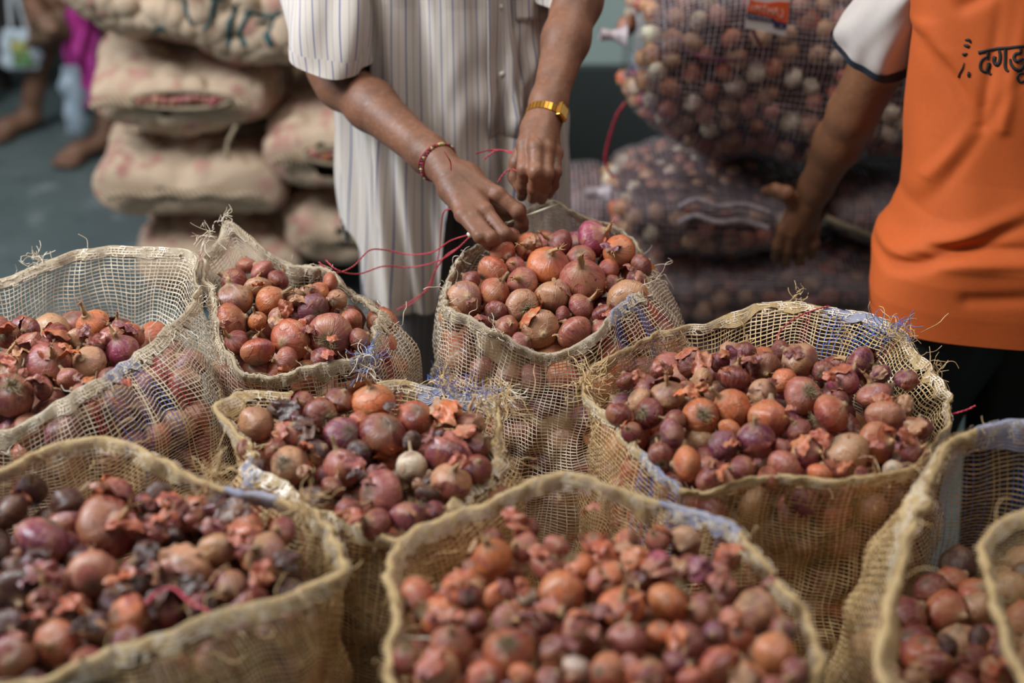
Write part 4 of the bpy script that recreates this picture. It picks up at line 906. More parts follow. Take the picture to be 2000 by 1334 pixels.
# needle and cord
na, nb = pp(1003, 431, 2.035), pp(1092, 398, 2.045)
nd = tag(empty('sack_needle', tuple(na)), 'long steel sack needle held between finger and thumb', 'needle')
V, F = tube([na-(nb-na)*.15, na, na*.3+nb*.7, nb], [.0014, .0022, .0021, .0004], 8, 16); mk('shaft', V, F, M_STEEL, nd)
V, F = tube([na-(nb-na)*.15+A3(.003*math.cos(t), 0, .0018*math.sin(t)) for t in np.linspace(0, 6.28, 14)], .0007, 5); mk('eye', V, F, M_STEEL, nd)
def cord(label, px, r=.0011, m=120, mat=M_CORD, twist=True, group='crimson stitching cords'):
    p = catmull([pp(*q) for q in px], m); parts = []
    if twist:
        T = np.gradient(p, axis=0); T /= np.linalg.norm(T, axis=1)[:, None]; A = np.cross(T, A3(.3, .2, .9)); A /= np.linalg.norm(A, axis=1)[:, None]; B = np.cross(T, A); ph = np.cumsum(np.r_[0, np.linalg.norm(np.diff(p, axis=0), axis=1)])*500
        for k in (0, math.pi): parts.append(tube(p+r*.55*(A*np.cos(ph+k)[:, None]+B*np.sin(ph+k)[:, None]), r*.75, 5))
    else: parts.append(tube(p, r, 6))
    V, F = merge(parts); o = mk('cord', V, F, mat); tag(o, label, 'cord', group); return o
cord('crimson cord looping from the stitching hand down to the knot over the dark trousers', [(890,408,2.02),(868,412,2.05),(862,440,2.08),(858,490,2.1),(846,540,2.1),(820,580,2.1),(790,602,2.1)])
cord('crimson cord doubled back from the white knot towards the small back sack', [(917,458,1.96),(880,470,1.99),(845,492,2.02),(800,497,2.05),(750,488,2.05),(720,490,2.02),(690,520,1.98),(655,532,1.955),(622,512,1.96)])
cord('crimson cord running low from the white knot to the back sack rim', [(918,462,1.96),(885,492,1.98),(850,512,2.02),(800,522,2.05),(750,520,2.04),(700,535,1.98),(660,528,1.955),(636,508,1.965)])
cord('crimson cord hanging from the white knot down past the shirt hem', [(918,460,1.96),(900,480,1.98),(870,500,2.0),(850,530,2.02),(838,562,2.04),(800,590,2.06),(775,606,2.06)])
cord('crimson cord stretched between the two hands', [(930,300,2.10),(960,293,2.14),(1000,296,2.12),(1022,302,2.06)], m=50)
cord('short crimson cord loop below the far hand', [(945,312,2.12),(965,296,2.13),(985,294,2.13),(1008,304,2.10)], m=50)
cord('crimson cord end beside the far thumb', [(972,356,2.08),(985,338,2.09),(1000,330,2.09),(1012,336,2.07)], m=50)
V, F = tube([pp(913, 455, 1.958), pp(917, 459, 1.956), pp(921, 462, 1.956)], [.002, .0034, .002], 8, 8); tag(mk('cord_knot', V, F, M_WHITEDOT), 'small white knot joining the crimson cords by the stitching fist', 'knot')
cord('crimson cord laid over the back rim of the large right sack', [(1620,598,1.885),(1590,606,1.87),(1560,618,1.85),(1530,640,1.82),(1518,660,1.79),(1518,690,1.76)], m=60, group='red cords on sacks')
cord('red cord end hanging by the right rim of the large right sack', [(1845,812,1.62),(1870,806,1.60),(1890,800,1.60),(1905,792,1.6)], m=40, group='red cords on sacks')
cord('red cord curled on the onions of the lower left sack', [(285,1180,1.13),(310,1155,1.15),(340,1150,1.15),(370,1175,1.13),(410,1195,1.11)], m=50, r=.0014, group='red cords on sacks')
cord('pale twine across the onions at the right of the nearest sack', [(1180,1216,1.17),(1240,1222,1.165),(1300,1215,1.17),(1380,1212,1.175),(1450,1206,1.18),(1560,1215,1.175)], m=70, mat=M_CREAM, group='twines over onions')
cord('pale twine across the onions at the left of the nearest sack', [(785,1245,1.14),(860,1245,1.14),(905,1225,1.16),(960,1240,1.145),(1050,1270,1.12)], m=70, mat=M_CREAM, group='twines over onions')
# ---- the man in orange, seen from behind
px2, py2 = .80, 2.13
man2 = tag(empty('person', (px2, py2, 0)), 'person in an orange shirt with black print reaching down to the stacked net sacks', 'person')
S = SDF((.44, 1.95, 0), (1.12, 2.72, 1.66), .0038)
S.cap((px2, 2.13, .78), (px2, 2.19, 1.12), .115, .13, .03, flat=((0, 1, 0), .7)); S.cap((px2, 2.19, 1.12), (px2, 2.24, 1.26), .13, .13, .04, flat=((0, 1, 0), .7))
s2 = (A3(.665, 2.22, 1.235), A3(.955, 2.24, 1.26)); S.cap(s2[0], s2[1], .055, .055, .05)
S.cap((px2, 2.27, 1.28), (px2-.01, 2.34, 1.38), .055, .052, .03); S.cap((px2-.01, 2.38, 1.44), (px2-.01, 2.40, 1.50), .078, .084, .02); S.cap((px2-.01, 2.44, 1.40), (px2-.01, 2.45, 1.45), .05, .06, .03)
S.cap((px2-.01, 2.475, 1.46), (px2-.01, 2.492, 1.435), .009, .013, .008)
for sx in (-1, 1):
    S.cap((px2-.01+sx*.085, 2.40, 1.45), (px2-.01+sx*.087, 2.39, 1.485), .012, .016, .006, flat=((1, 0, 0), .5))
    S.chain([A3(px2+sx*.085, 2.14, .72), A3(px2+sx*.10, 2.22, .40), A3(px2+sx*.11, 2.17, .08)], [.085, .058, .038], .03)
    S.chain([A3(px2+sx*.11, 2.16, .045), A3(px2+sx*.12, 2.30, .035), A3(px2+sx*.125, 2.36, .026)], [.036, .032, .022], .02)
E3 = pp(1668, 218, 2.42); W3 = pp(1582, 388, 2.545)
S.chain([s2[0], s2[0]*.4+E3*.6+A3(0, 0, 0), E3], [.058, .050, .044], .02)
S.chain([E3, E3*.66+W3*.34, W3*.85+E3*.15, W3], [.042, .043, .030, .028], .02)
S.chain([s2[1], A3(1.02, 2.3, .98), A3(.93, 2.52, .86)], [.055, .046, .036], .02)
for a, b, c_ in ((A3(.92, 2.56, .84), A3(.915, 2.63, .80), .036),): S.cap(A3(.93, 2.52, .86), a, .03, .034, .02); S.cap(a, b, .034, .03, .02)
for k in range(4): S.chain([A3(.893+k*.018, 2.63, .80), A3(.888+k*.019, 2.665, .775), A3(.886+k*.019, 2.67, .745)], [.0105, .010, .0085], .003)
S.chain([A3(.90, 2.55, .84), A3(.872, 2.59, .81), A3(.866, 2.62, .79)], [.014, .012, .010], .004)
h1, h2, h3, h4 = pp(1530, 447, 2.545), pp(1548, 455, 2.54), pp(1568, 456, 2.545), pp(1587, 449, 2.56)
for b, ra, rb in ((h1, .024, .0135), (h2, .025, .0135), (h3, .024, .013), (h4, .022, .012)): S.cap(W3, b, ra, rb, .011)
S.cap((h1+W3)/2+A3(0, .012, 0), (h3+W3)/2+A3(0, .014, 0), .02, .02, .014)
for kx, x1, y1, x2, y2 in ((h1, 1520, 478, 1514, 504), (h2, 1541, 485, 1536, 513), (h3, 1566, 486, 1562, 513), (h4, 1589, 476, 1586, 500)):
    finger(S, [kx, pp(x1, y1, 2.555), pp(x2, y2, 2.59)], [.0125, .0112, .0092])
finger(S, [W3*.7+h1*.3+A3(-.006, .0, 0), pp(1535, 378, 2.525), pp(1514, 371, 2.54), pp(1495, 374, 2.56)], [.018, .014, .012, .0098])
sdf_obj('body', S, M_SKIN2, man2)
hair = SDF((px2-.13, 2.26, 1.38), (px2+.11, 2.54, 1.62), .0045); hair.cap((px2-.01, 2.365, 1.45), (px2-.01, 2.395, 1.515), .082, .086, .02); hair.cap((px2-.01, 2.52, 1.42), (px2-.01, 2.52, 1.48), .07, .06, 0, sub=True)
sdf_obj('hair', hair, M_HAIR, man2)
def shirt2():
    nu, nv = 300, 220; th = np.linspace(0, 2*math.pi, nu); Z = np.linspace(.655, 1.30, nv)
    TH, ZZ = np.meshgrid(th, Z, indexing='ij'); c, s = np.cos(TH), np.sin(TH)
    zs = [.655, .70, .745, .775, .80, .84, .90, 1.0, 1.1, 1.18, 1.24, 1.28, 1.30]
    xl = [.592, .588, .592, .602, .622, .636, .637, .634, .628, .610, .612, .655, .73]
    bb = [.152, .158, .16, .158, .150, .142, .138, .138, .138, .135, .12, .09, .05]
    a = (px2-np.interp(ZZ, zs, xl)); b = np.interp(ZZ, zs, bb)
    yc = 2.12+.14*(ZZ-.7)
    n1 = Noise(2, 12, .4, 1.1, 33); n2 = Noise(3, 14, .8, 2.0, 34)
    e = .85; cx_, sx_ = np.sign(c)*abs(c)**e, np.sign(s)*abs(s)**e
    X = px2+a*cx_; Y = yc+b*sx_
    def crease(x0, z0, x1, z1, w, h):
        t = np.clip(((X-x0)*(x1-x0)+(ZZ-z0)*(z1-z0))/((x1-x0)**2+(z1-z0)**2), 0, 1); dx, dz = X-(x0+t*(x1-x0)), ZZ-(z0+t*(z1-z0))
        sg = (dx*(z1-z0)-dz*(x1-x0)); dd = np.hypot(dx, dz)*np.sign(sg)
        return h*np.exp(-(dd/w)**2)*(1-t)**.5*(1.1-np.abs(t-.3))
    g = 0
    for args in ((.60, .755, .80, .86, .010, -.016), (.60, .772, .80, .885, .012, .013), (.66, .80, .86, .82, .010, -.010), (.66, .785, .88, .80, .013, .010), (.62, .83, .72, 1.02, .012, .009), (.64, .85, .76, 1.10, .010, -.008), (.63, 1.1, .70, .98, .010, -.008),
                 (.63, 1.12, .70, 1.02, .012, .010), (.70, .73, .95, .76, .012, -.006), (.65, .90, .69, 1.0, .008, .006), (.66, 1.16, .74, 1.22, .012, -.008), (.70, .99, .71, 1.2, .009, -.006), (.73, .99, .75, 1.22, .010, .006)):
        g = g+crease(*args)
    d = n1(np.stack([c*1.1+(ZZ-1)*.8, s*1.1-(ZZ-1)*.6], -1))*.006+n2(np.stack([c, s, ZZ*4], -1))*.002
    front = np.clip(-s+.35, 0, 1)
    X = X+(d+g*front)*c; Y = Y+(d+g*front)*s
    V = np.stack([X, Y, ZZ], -1)
    o = mk('orange_shirt', V.reshape(-1, 3), gridF(nu, nv), M_ORANGE, man2); md = o.modifiers.new('cloth', 'SOLIDIFY'); md.thickness = .0018; md.offset = -1
    H = V[:, :9]; cc = V[:, :9].mean(0); hb = cc[None]+(H-cc[None])*1.008; mk('shirt_hem', hb.reshape(-1, 3), gridF(nu, 9), M_ORANGE, man2)
    return V, gridF(nu, nv)
OV, OF = shirt2()
from mathutils.bvhtree import BVHTree
bvh = BVHTree.FromPolygons([tuple(v) for v in OV.reshape(-1, 3)], [tuple(f) for f in OF])
def onshirt(px, py):
    o = Vector((0, 0, CAMZ)); d = (P(px, py, y=1)-o).normalized(); h = bvh.ray_cast(o, d)
    if h[0] is None: return P(px, py, y=2.0)
    n = h[1]; n = n if n.dot(d) < 0 else -n
    return h[0]+n*.0012
def stroke(name, pts, w, parent):
    """pen stroke on the back of the shirt; pts in picture coordinates of the crop (11.12x zoom, offset 1840,60)"""
    q = catmull(np.array([(1840+x/11.12, 60+y/11.12) for x, y in pts]), max(8, len(pts)*6)) if len(pts) > 1 else None
    T = np.gradient(q, axis=0); T /= np.linalg.norm(T, axis=1)[:, None]+1e-9; N = np.stack([-T[:, 1], T[:, 0]], 1)
    ww = np.interp(np.linspace(0, 1, len(q)), np.linspace(0, 1, len(w)), w)/11.12/2
    L = [onshirt(*(q[i]+N[i]*ww[i])) for i in range(len(q))]; R = [onshirt(*(q[i]-N[i]*ww[i])) for i in range(len(q))]
    V = np.array([tuple(p) for p in L+R]); m = len(q); F = np.array([[i, i+1, m+i+1, m+i] for i in range(m-1)])
    o = mk(name, V, F, M_INK, parent, smooth=False); md = o.modifiers.new('t', 'SOLIDIFY'); md.thickness = .0006; md.offset = 0
for pts, w in (([(790,478),(1000,425),(1200,385),(1400,375),(1600,350),(1800,335),(2300,300),(3200,230)], [80,60,66,60,60,60,60]),
    ([(1000,430),(990,560),(985,625)], [60,62,50]), ([(985,560),(880,620),(828,740),(850,850),(930,890),(1000,850)], [40,52,58,60,60,50]), ([(1005,690),(1010,760),(990,840),(1010,910),(1070,950)], [70,95,90,60,50]),
    ([(1240,425),(1262,520),(1255,650),(1200,745),(1140,690),(1135,600),(1150,550)], [50,62,66,70,72,90,70]), ([(1370,400),(1372,600),(1370,760),(1400,850),(1445,880)], [62,64,64,60,50]),
    ([(1705,390),(1700,480),(1600,500),(1560,590),(1620,670),(1720,620),(1760,640)], [60,60,60,60,72,76,60]), ([(1478,610),(1500,720),(1580,830),(1690,850),(1770,760),(1775,660)], [40,56,72,86,80,60]),
    ([(1780,925),(1690,930),(1630,1010),(1680,1110),(1770,1090),(1830,1000)], [50,56,60,56,50]),
    ([(2000,340),(2005,500),(2000,700),(2010,880)], [60,60,60]), ([(2000,620),(1920,560),(1900,680),(1990,740)], [50,60,50]), ([(2300,320),(2290,620),(2300,860)], [60,60,60]), ([(2300,560),(2160,600),(2150,760),(2260,800)], [50,60,50]),
    ([(500,200),(580,200),(625,262)], [30,70,30]), ([(475,310),(540,330),(595,345)], [40,80,60]), ([(435,495),(480,520),(545,490)], [30,80,20]), ([(475,690),(440,820),(390,920),(365,1010)], [10,40,34,40]), ([(575,890),(578,950),(578,1010)], [40,76,40])):
    stroke('print_stroke', pts, w, man2)
c3 = pp(1705, 98, 2.32)
rx = A3(.058, .005, -.012)
SL = sleeve('sleeve', [(A3(.70, 2.21, 1.235), A3(.05, 0, .055), A3(0, .075, 0)), (A3(.648, 2.24, 1.19), A3(.062, 0, .03), A3(0, .075, .01)), (c3+A3(.006, -.03, .05), A3(.064, 0, .0), A3(0, .064, .02)), (c3, rx, A3(0, .066, .022))], M_GREYSLV, man2, seed=21, amp=.003)
Vc = SL[:, -9:]; cc = Vc.mean(0); Vb = cc[None]+(Vc-cc[None])*1.07; Vb = Vb+(SL[:, -1:]-SL[:, -7:-6]).mean(0)[None]*.8; mk('cuff_band', Vb.reshape(-1, 3), gridF(*Vb.shape[:2]), M_NAVY, man2)
sleeve('sleeve', [(A3(.90, 2.23, 1.25), A3(.05, 0, -.055), A3(0, .075, 0)), (A3(.965, 2.25, 1.20), A3(.062, 0, -.03), A3(0, .075, .01)), (A3(1.01, 2.285, 1.06), A3(.06, 0, -.01), A3(0, .062, .02))], M_GREYSLV, man2, seed=22)
for sx in (-1, 1):
    sleeve('trouser_leg', [(A3(px2+sx*.075, 2.135, .74), A3(.100, 0, 0), A3(0, .108, 0)), (A3(px2+sx*.085, 2.14, .62), A3(.108, 0, 0), A3(0, .12, 0)), (A3(px2+sx*.095, 2.20, .40), A3(.085, 0, 0), A3(0, .09, 0)), (A3(px2+sx*.11, 2.17, .08), A3(.07, 0, 0), A3(0, .075, 0))], M_DARKPANT, man2, seed=int(30+sx), amp=.004)

# ---- the seated person far behind on the left
px3, py3 = -1.60, 5.15
man3 = tag(empty('person', (px3, py3, 0)), 'barefoot person sitting far behind the jute sacks, legs apart, magenta cloth over the lap', 'person')
S = SDF((-2.25, 4.55, 0), (-1.0, 5.75, 1.32), .006)
def q3(x, y, d): return A3(*P(x, y, y=d))
A1, K1, H1 = q3(60, 205, 4.98), A3(-1.595, 4.90, .50), A3(-1.52, 5.32, .42)
A2, K2, H2 = A3(-1.42, 4.72, .09), A3(-1.27, 4.86, .50), A3(-1.36, 5.32, .42)
for A_, K_, H_ in ((A1, K1, H1), (A2, K2, H2)):
    A_[2] = .085; S.chain([H_, K_, K_*.55+A_*.45+A3(0, .015, 0), A_], [.085, .058, .05, .034], .03)
    S.chain([A_-A3(0, 0, .03), A_+A3(-.07, -.08, -.05), A_+A3(-.11, -.125, -.058)], [.036, .032, .022], .02)
    for k in range(5): S.cap(A_+A3(-.10+k*.012, -.11-k*.008, -.06), A_+A3(-.135+k*.014, -.15-k*.006, -.066), .012, .010, .006)
S.cap((-1.44, 5.34, .45), (-1.44, 5.22, .85), .14, .15, .03, flat=((0, 1, 0), .7)); S.cap((-1.60, 5.2, .92), (-1.28, 5.2, .92), .05, .05, .04); S.cap((-1.44, 5.18, .95), (-1.44, 5.12, 1.08), .05, .05, .03); S.cap((-1.44, 5.1, 1.14), (-1.44, 5.1, 1.2), .08, .085, .02)
for sx, hd in ((-1, A3(-1.62, 4.80, .50)), (1, A3(-1.36, 4.78, .44))):
    e = A3(-1.44+sx*.20, 5.02, .66); S.chain([A3(-1.44+sx*.16, 5.2, .92), e, hd], [.045, .038, .026], .02); S.cap(hd, hd+A3(.04, -.05, -.03), .03, .026, .02)
    for k in range(4): S.cap(hd+A3(.025+k*.014, -.05, -.02), hd+A3(.05+k*.015, -.09, -.06), .010, .008, .003)
    S.cap(hd, hd+A3(-.01, -.045, -.05), .013, .010, .005)
sdf_obj('body', S, M_SKIN3, man3)
def draped(name, pts, w, mat, parent, seed, n=40, m=30):
    p = catmull(np.array(pts, float), n); t = np.linspace(-1, 1, m)[None, :, None]; nz = Noise(2, 12, .6, 2, seed)
    W_ = np.asarray(w, float); q = np.stack(np.broadcast_arrays(np.linspace(0, 3, n)[:, None], np.linspace(0, 2, m)[None]), -1)
    V = p[:, None]+t*W_[None, None]+np.array([0, -.02, .004])*nz(q)[..., None]
    o = mk(name, V.reshape(-1, 3), gridF(n, m), mat, parent); md = o.modifiers.new('t', 'SOLIDIFY'); md.thickness = .006; return o
M_MAG = plain('magenta_cotton', (176, 54, 140), .8, .2, 12); M_BLUECL = plain('navy_blue_cotton', (34, 60, 100), .8, .2, 12); M_OLIVE = plain('brown_patterned_cloth', (112, 88, 66), .85, .35, 20); M_PINKB = plain('pale_pink_cotton', (196, 150, 170), .8)
sleeve('cloth_leg', [(H1+A3(0, 0, .02), A3(.11, 0, 0), A3(0, .02, .11)), (K1+A3(0, .03, .015), A3(.08, 0, 0), A3(0, .06, .05)), (K1+A3(-.005, -.03, -.10), A3(.075, 0, 0), A3(0, .07, .01)), (K1*.6+A1*.4+A3(0, 0, 0), A3(.07, 0, 0), A3(0, .068, 0))], M_OLIVE, man3, seed=41, amp=.008)
sleeve('cloth_leg', [(H2+A3(0, 0, .02), A3(.11, 0, 0), A3(0, .02, .11)), (K2+A3(0, .03, .015), A3(.08, 0, 0), A3(0, .06, .05)), (K2+A3(0, -.03, -.10), A3(.075, 0, 0), A3(0, .07, .01)), (K2*.5+A2*.5, A3(.07, 0, 0), A3(0, .068, 0))], M_MAG, man3, seed=42, amp=.008)
draped('lap_cloth', [(-1.53, 5.2, .52), (-1.52, 5.0, .50), (-1.50, 4.86, .44), (-1.50, 4.83, .30), (-1.50, 4.83, .13)], (.055, 0, 0), M_MAG, man3, 43)
sleeve('blouse', [(A3(-1.44, 5.2, .98), A3(.10, 0, 0), A3(0, .08, 0)), (A3(-1.44, 5.2, .90), A3(.18, 0, 0), A3(0, .13, 0)), (A3(-1.44, 5.24, .70), A3(.17, 0, 0), A3(0, .14, 0)), (A3(-1.44, 5.3, .46), A3(.18, 0, 0), A3(0, .15, 0))], M_BLUECL, man3, seed=44)
hair = SDF((-1.57, 4.95, 1.0), (-1.31, 5.25, 1.32), .007); hair.cap((-1.44, 5.12, 1.16), (-1.44, 5.115, 1.21), .086, .088, .02); hair.cap((-1.44, 4.99, 1.12), (-1.44, 4.99, 1.2), .07, .06, 0, sub=True); sdf_obj('hair', hair, M_HAIR, man3)
M_WOOD = plain('dark_bench_wood', (44, 36, 30), .75, .3, 15)
bn = tag(empty('bench', (-1.44, 5.35, 0)), 'low dark wooden bench under the seated person', 'bench')
box_l = lambda nm, lo, hi, m, par: mk(nm, np.array([(x, y, z) for z in (lo[2], hi[2]) for x, y in ((lo[0], lo[1]), (hi[0], lo[1]), (hi[0], hi[1]), (lo[0], hi[1]))]), [(0, 3, 2, 1), (4, 5, 6, 7), (0, 1, 5, 4), (1, 2, 6, 5), (2, 3, 7, 6), (3, 0, 4, 7)], m, par, smooth=False)
box_l('seat', (-2.1, 5.16, .29), (-.9, 5.55, .335), M_WOOD, bn)
for x in (-2.05, -1.0):
    for y in (5.2, 5.47): box_l('leg', (x, y, 0), (x+.06, y+.05, .29), M_WOOD, bn)
# printed white bag hanging and the white and blue plastic bag
def bagmat():
    t = NT('white_bag_with_green_print'); sep = t.n('ShaderNodeSeparateXYZ'); t.L.new(t.uv(), sep.inputs[0])
    x = t.ramp(t.math('ABSOLUTE', t.math('SUBTRACT', sep.outputs[0], .5)), .33, .3); y = t.ramp(t.math('ABSOLUTE', t.math('SUBTRACT', sep.outputs[1], .42)), .34, .31)
    n = t.noise(t.uv(), 5, 3); pic = t.mix(t.ramp(sep.outputs[1], .35, .6), S2L((92, 140, 88)), S2L((176, 172, 96))); pic = t.mix(t.ramp(n, .5, .62), pic, S2L((120, 96, 60)))
    return t.out(t.mix(t.math('MULTIPLY', x, y), S2L((186, 198, 206)), pic), .5)
def soft_bag(name, c, w, h, d, mat, label, cat, seed, handle=True):
    root = tag(empty(name, tuple(c)), label, cat); n, m = 40, 30; th = np.linspace(0, 2*math.pi, n); t = np.linspace(0, 1, m)
    TH, T_ = np.meshgrid(th, t, indexing='ij'); nz = Noise(3, 12, .5, 1.5, seed); ww = w*(.85+.25*np.sin(math.pi*T_)**.5-.12*T_); dd = d*np.sin(math.pi*(T_*.9+.08))**.6
    X = c[0]+ww*np.sign(np.cos(TH))*abs(np.cos(TH))**.7; Y = c[1]+dd*np.sin(TH); Z = c[2]-h+2*h*T_
    q = nz(np.stack([np.cos(TH), np.sin(TH), T_*2], -1))*.006; V = np.stack([X+q, Y+q, Z], -1)
    uv = np.stack([np.cos(TH)*.5+.5, T_], -1).reshape(-1, 2); V2 = V.reshape(-1, 3)
    mk('bag_body', V2, gridF(n, m), mat, root, uv=uv)
    if handle:
        for sx in (-1, 1):
            V, F = tube([(c[0]-w*.45, c[1], c[2]+h), (c[0]-w*.25, c[1]+sx*.01, c[2]+h+.10), (c[0], c[1], c[2]+h+.17), (c[0]+w*.25, c[1]+sx*.01, c[2]+h+.10), (c[0]+w*.45, c[1], c[2]+h)], .008, 6, 20); mk('handle', V, F, plain('white_handle', (200, 206, 210), .5), root)
bc = q3(43, 95, 4.86)
soft_bag('carrier_bag', bc, .058, .072, .03, bagmat(), 'white carrier bag with a green picture, hanging left of the seated person', 'bag', 5)
M_PLAS = plain('white_blue_plastic', (146, 160, 172), .35, .3, 9)
soft_bag('plastic_bag', q3(143, 200, 4.62)+A3(0, 0, .01), .028, .115, .02, M_PLAS, 'crumpled white and blue plastic bag hanging beside the jute sacks', 'bag', 6, False)
# ------------------------------------------------------------------ stacked closed sacks behind
def jute_mat(name, ink=False):
    t = NT(name); v = t.obj(); at = t.n('ShaderNodeAttribute', attribute_name='seed').outputs['Fac']; pk = t.n('ShaderNodeAttribute', attribute_name='bumph').outputs['Fac']
    n = t.noise(v, 6, 4); w1 = t.n('ShaderNodeTexWave', Scale=70., Distortion=2., Detail=2); t.L.new(v, w1.inputs[0]); w2 = t.n('ShaderNodeTexWave', bands_direction='Z', Scale=70., Distortion=2., Detail=2); t.L.new(v, w2.inputs[0])
    h = t.math('MULTIPLY', w1.outputs[1], w2.outputs[1])
    c = t.mix(n, S2L((184, 156, 128)), S2L((222, 196, 168)))
    pink = t.mix(t.ramp(t.math('FRACT', t.math('MULTIPLY', at, 7.)), 0, 1), S2L((160, 62, 74)), S2L((196, 132, 122)))
    c = t.mix(t.math('MULTIPLY', t.math('MULTIPLY', t.ramp(pk, .55, .95), t.ramp(at, .55, .8)), .62), c, pink)
    c = t.mix(t.math('MULTIPLY', t.ramp(h, .25, .1), .35), c, S2L((92, 70, 52)))
    t.bump(h, .5, .002); return t.out(c, .9)
M_JUTE = jute_mat('jute_cloth')
M_INKG = plain('green_ink_paint', (34, 74, 76), .8, .3, 30)
M_MOUTH = plain('painted_mouth_shade', (46, 30, 26), .9)
M_TWINE = plain('jute_twine', (140, 122, 98), .85, .25, 60)
def pillow(c, abc, rz=0, ry=0, sq=.72, seed=0, nb=0, br=.026, bh=.012, ni=150, nj=190, he=.42):
    """closed sack: i around the long (local X) axis, j along it. returns fn and the grid"""
    a, b, h = abc; R = np.array((Matrix.Rotation(rz, 3, 'Z') @ Matrix.Rotation(ry, 3, 'Y'))); c = np.array(c, float)
    n1 = Noise(3, 12, .5, 1.3, seed)
    def surf(TH, T_):
        e = np.clip(np.sin(math.pi*np.clip(T_, .0, 1.)), 1e-4, 1)
        wb = b*(.80+.20*e**.5)*np.clip(e*9, 0, 1)**.45; wh = h*np.clip(e, 0, 1)**he
        cc, ss = np.cos(TH), np.sin(TH)
        X = a*(2*T_-1)*(1-.03*np.abs(cc)); Y = wb*np.sign(cc)*abs(cc)**sq; Z = wh*np.sign(ss)*abs(ss)**sq
        q = np.stack([X, Y, Z], -1); d = n1(q/.22)*.008; nrm = np.stack([0*X, Y/b**2, Z/h**2], -1); nrm /= np.linalg.norm(nrm, axis=-1, keepdims=True)+1e-9
        return q+nrm*d[..., None], nrm
    T = np.arange(ni)/ni*2*math.pi; V_ = np.linspace(0.004, .996, nj); TH, TT = np.meshgrid(T, V_, indexing='ij')
    q, nrm = surf(TH, TT)
    g = np.random.default_rng(seed+3); B = np.zeros(TH.shape); Sd = np.zeros(TH.shape)
    if nb:
        pts, _ = surf(g.uniform(0, 2*math.pi, nb), .5+.5*np.sin(g.uniform(-1.45, 1.45, nb))*.96)
        Q = q.reshape(-1, 3); D = np.full(len(Q), 9.); I = np.zeros(len(Q), int)
        for k0 in range(0, len(Q), 4000):
            dd = ((Q[k0:k0+4000, None]-pts[None])**2).sum(-1); I[k0:k0+4000] = dd.argmin(1); D[k0:k0+4000] = np.sqrt(dd.min(1))
        B = np.sqrt(np.clip(1-(D/br)**2, 0, 1)).reshape(TH.shape); Sd = g.uniform(0, 1, nb)[I].reshape(TH.shape)
        q = q+nrm*(B*bh)[..., None]
    W_ = q @ R.T+c; return W_, B, Sd, surf, R, c
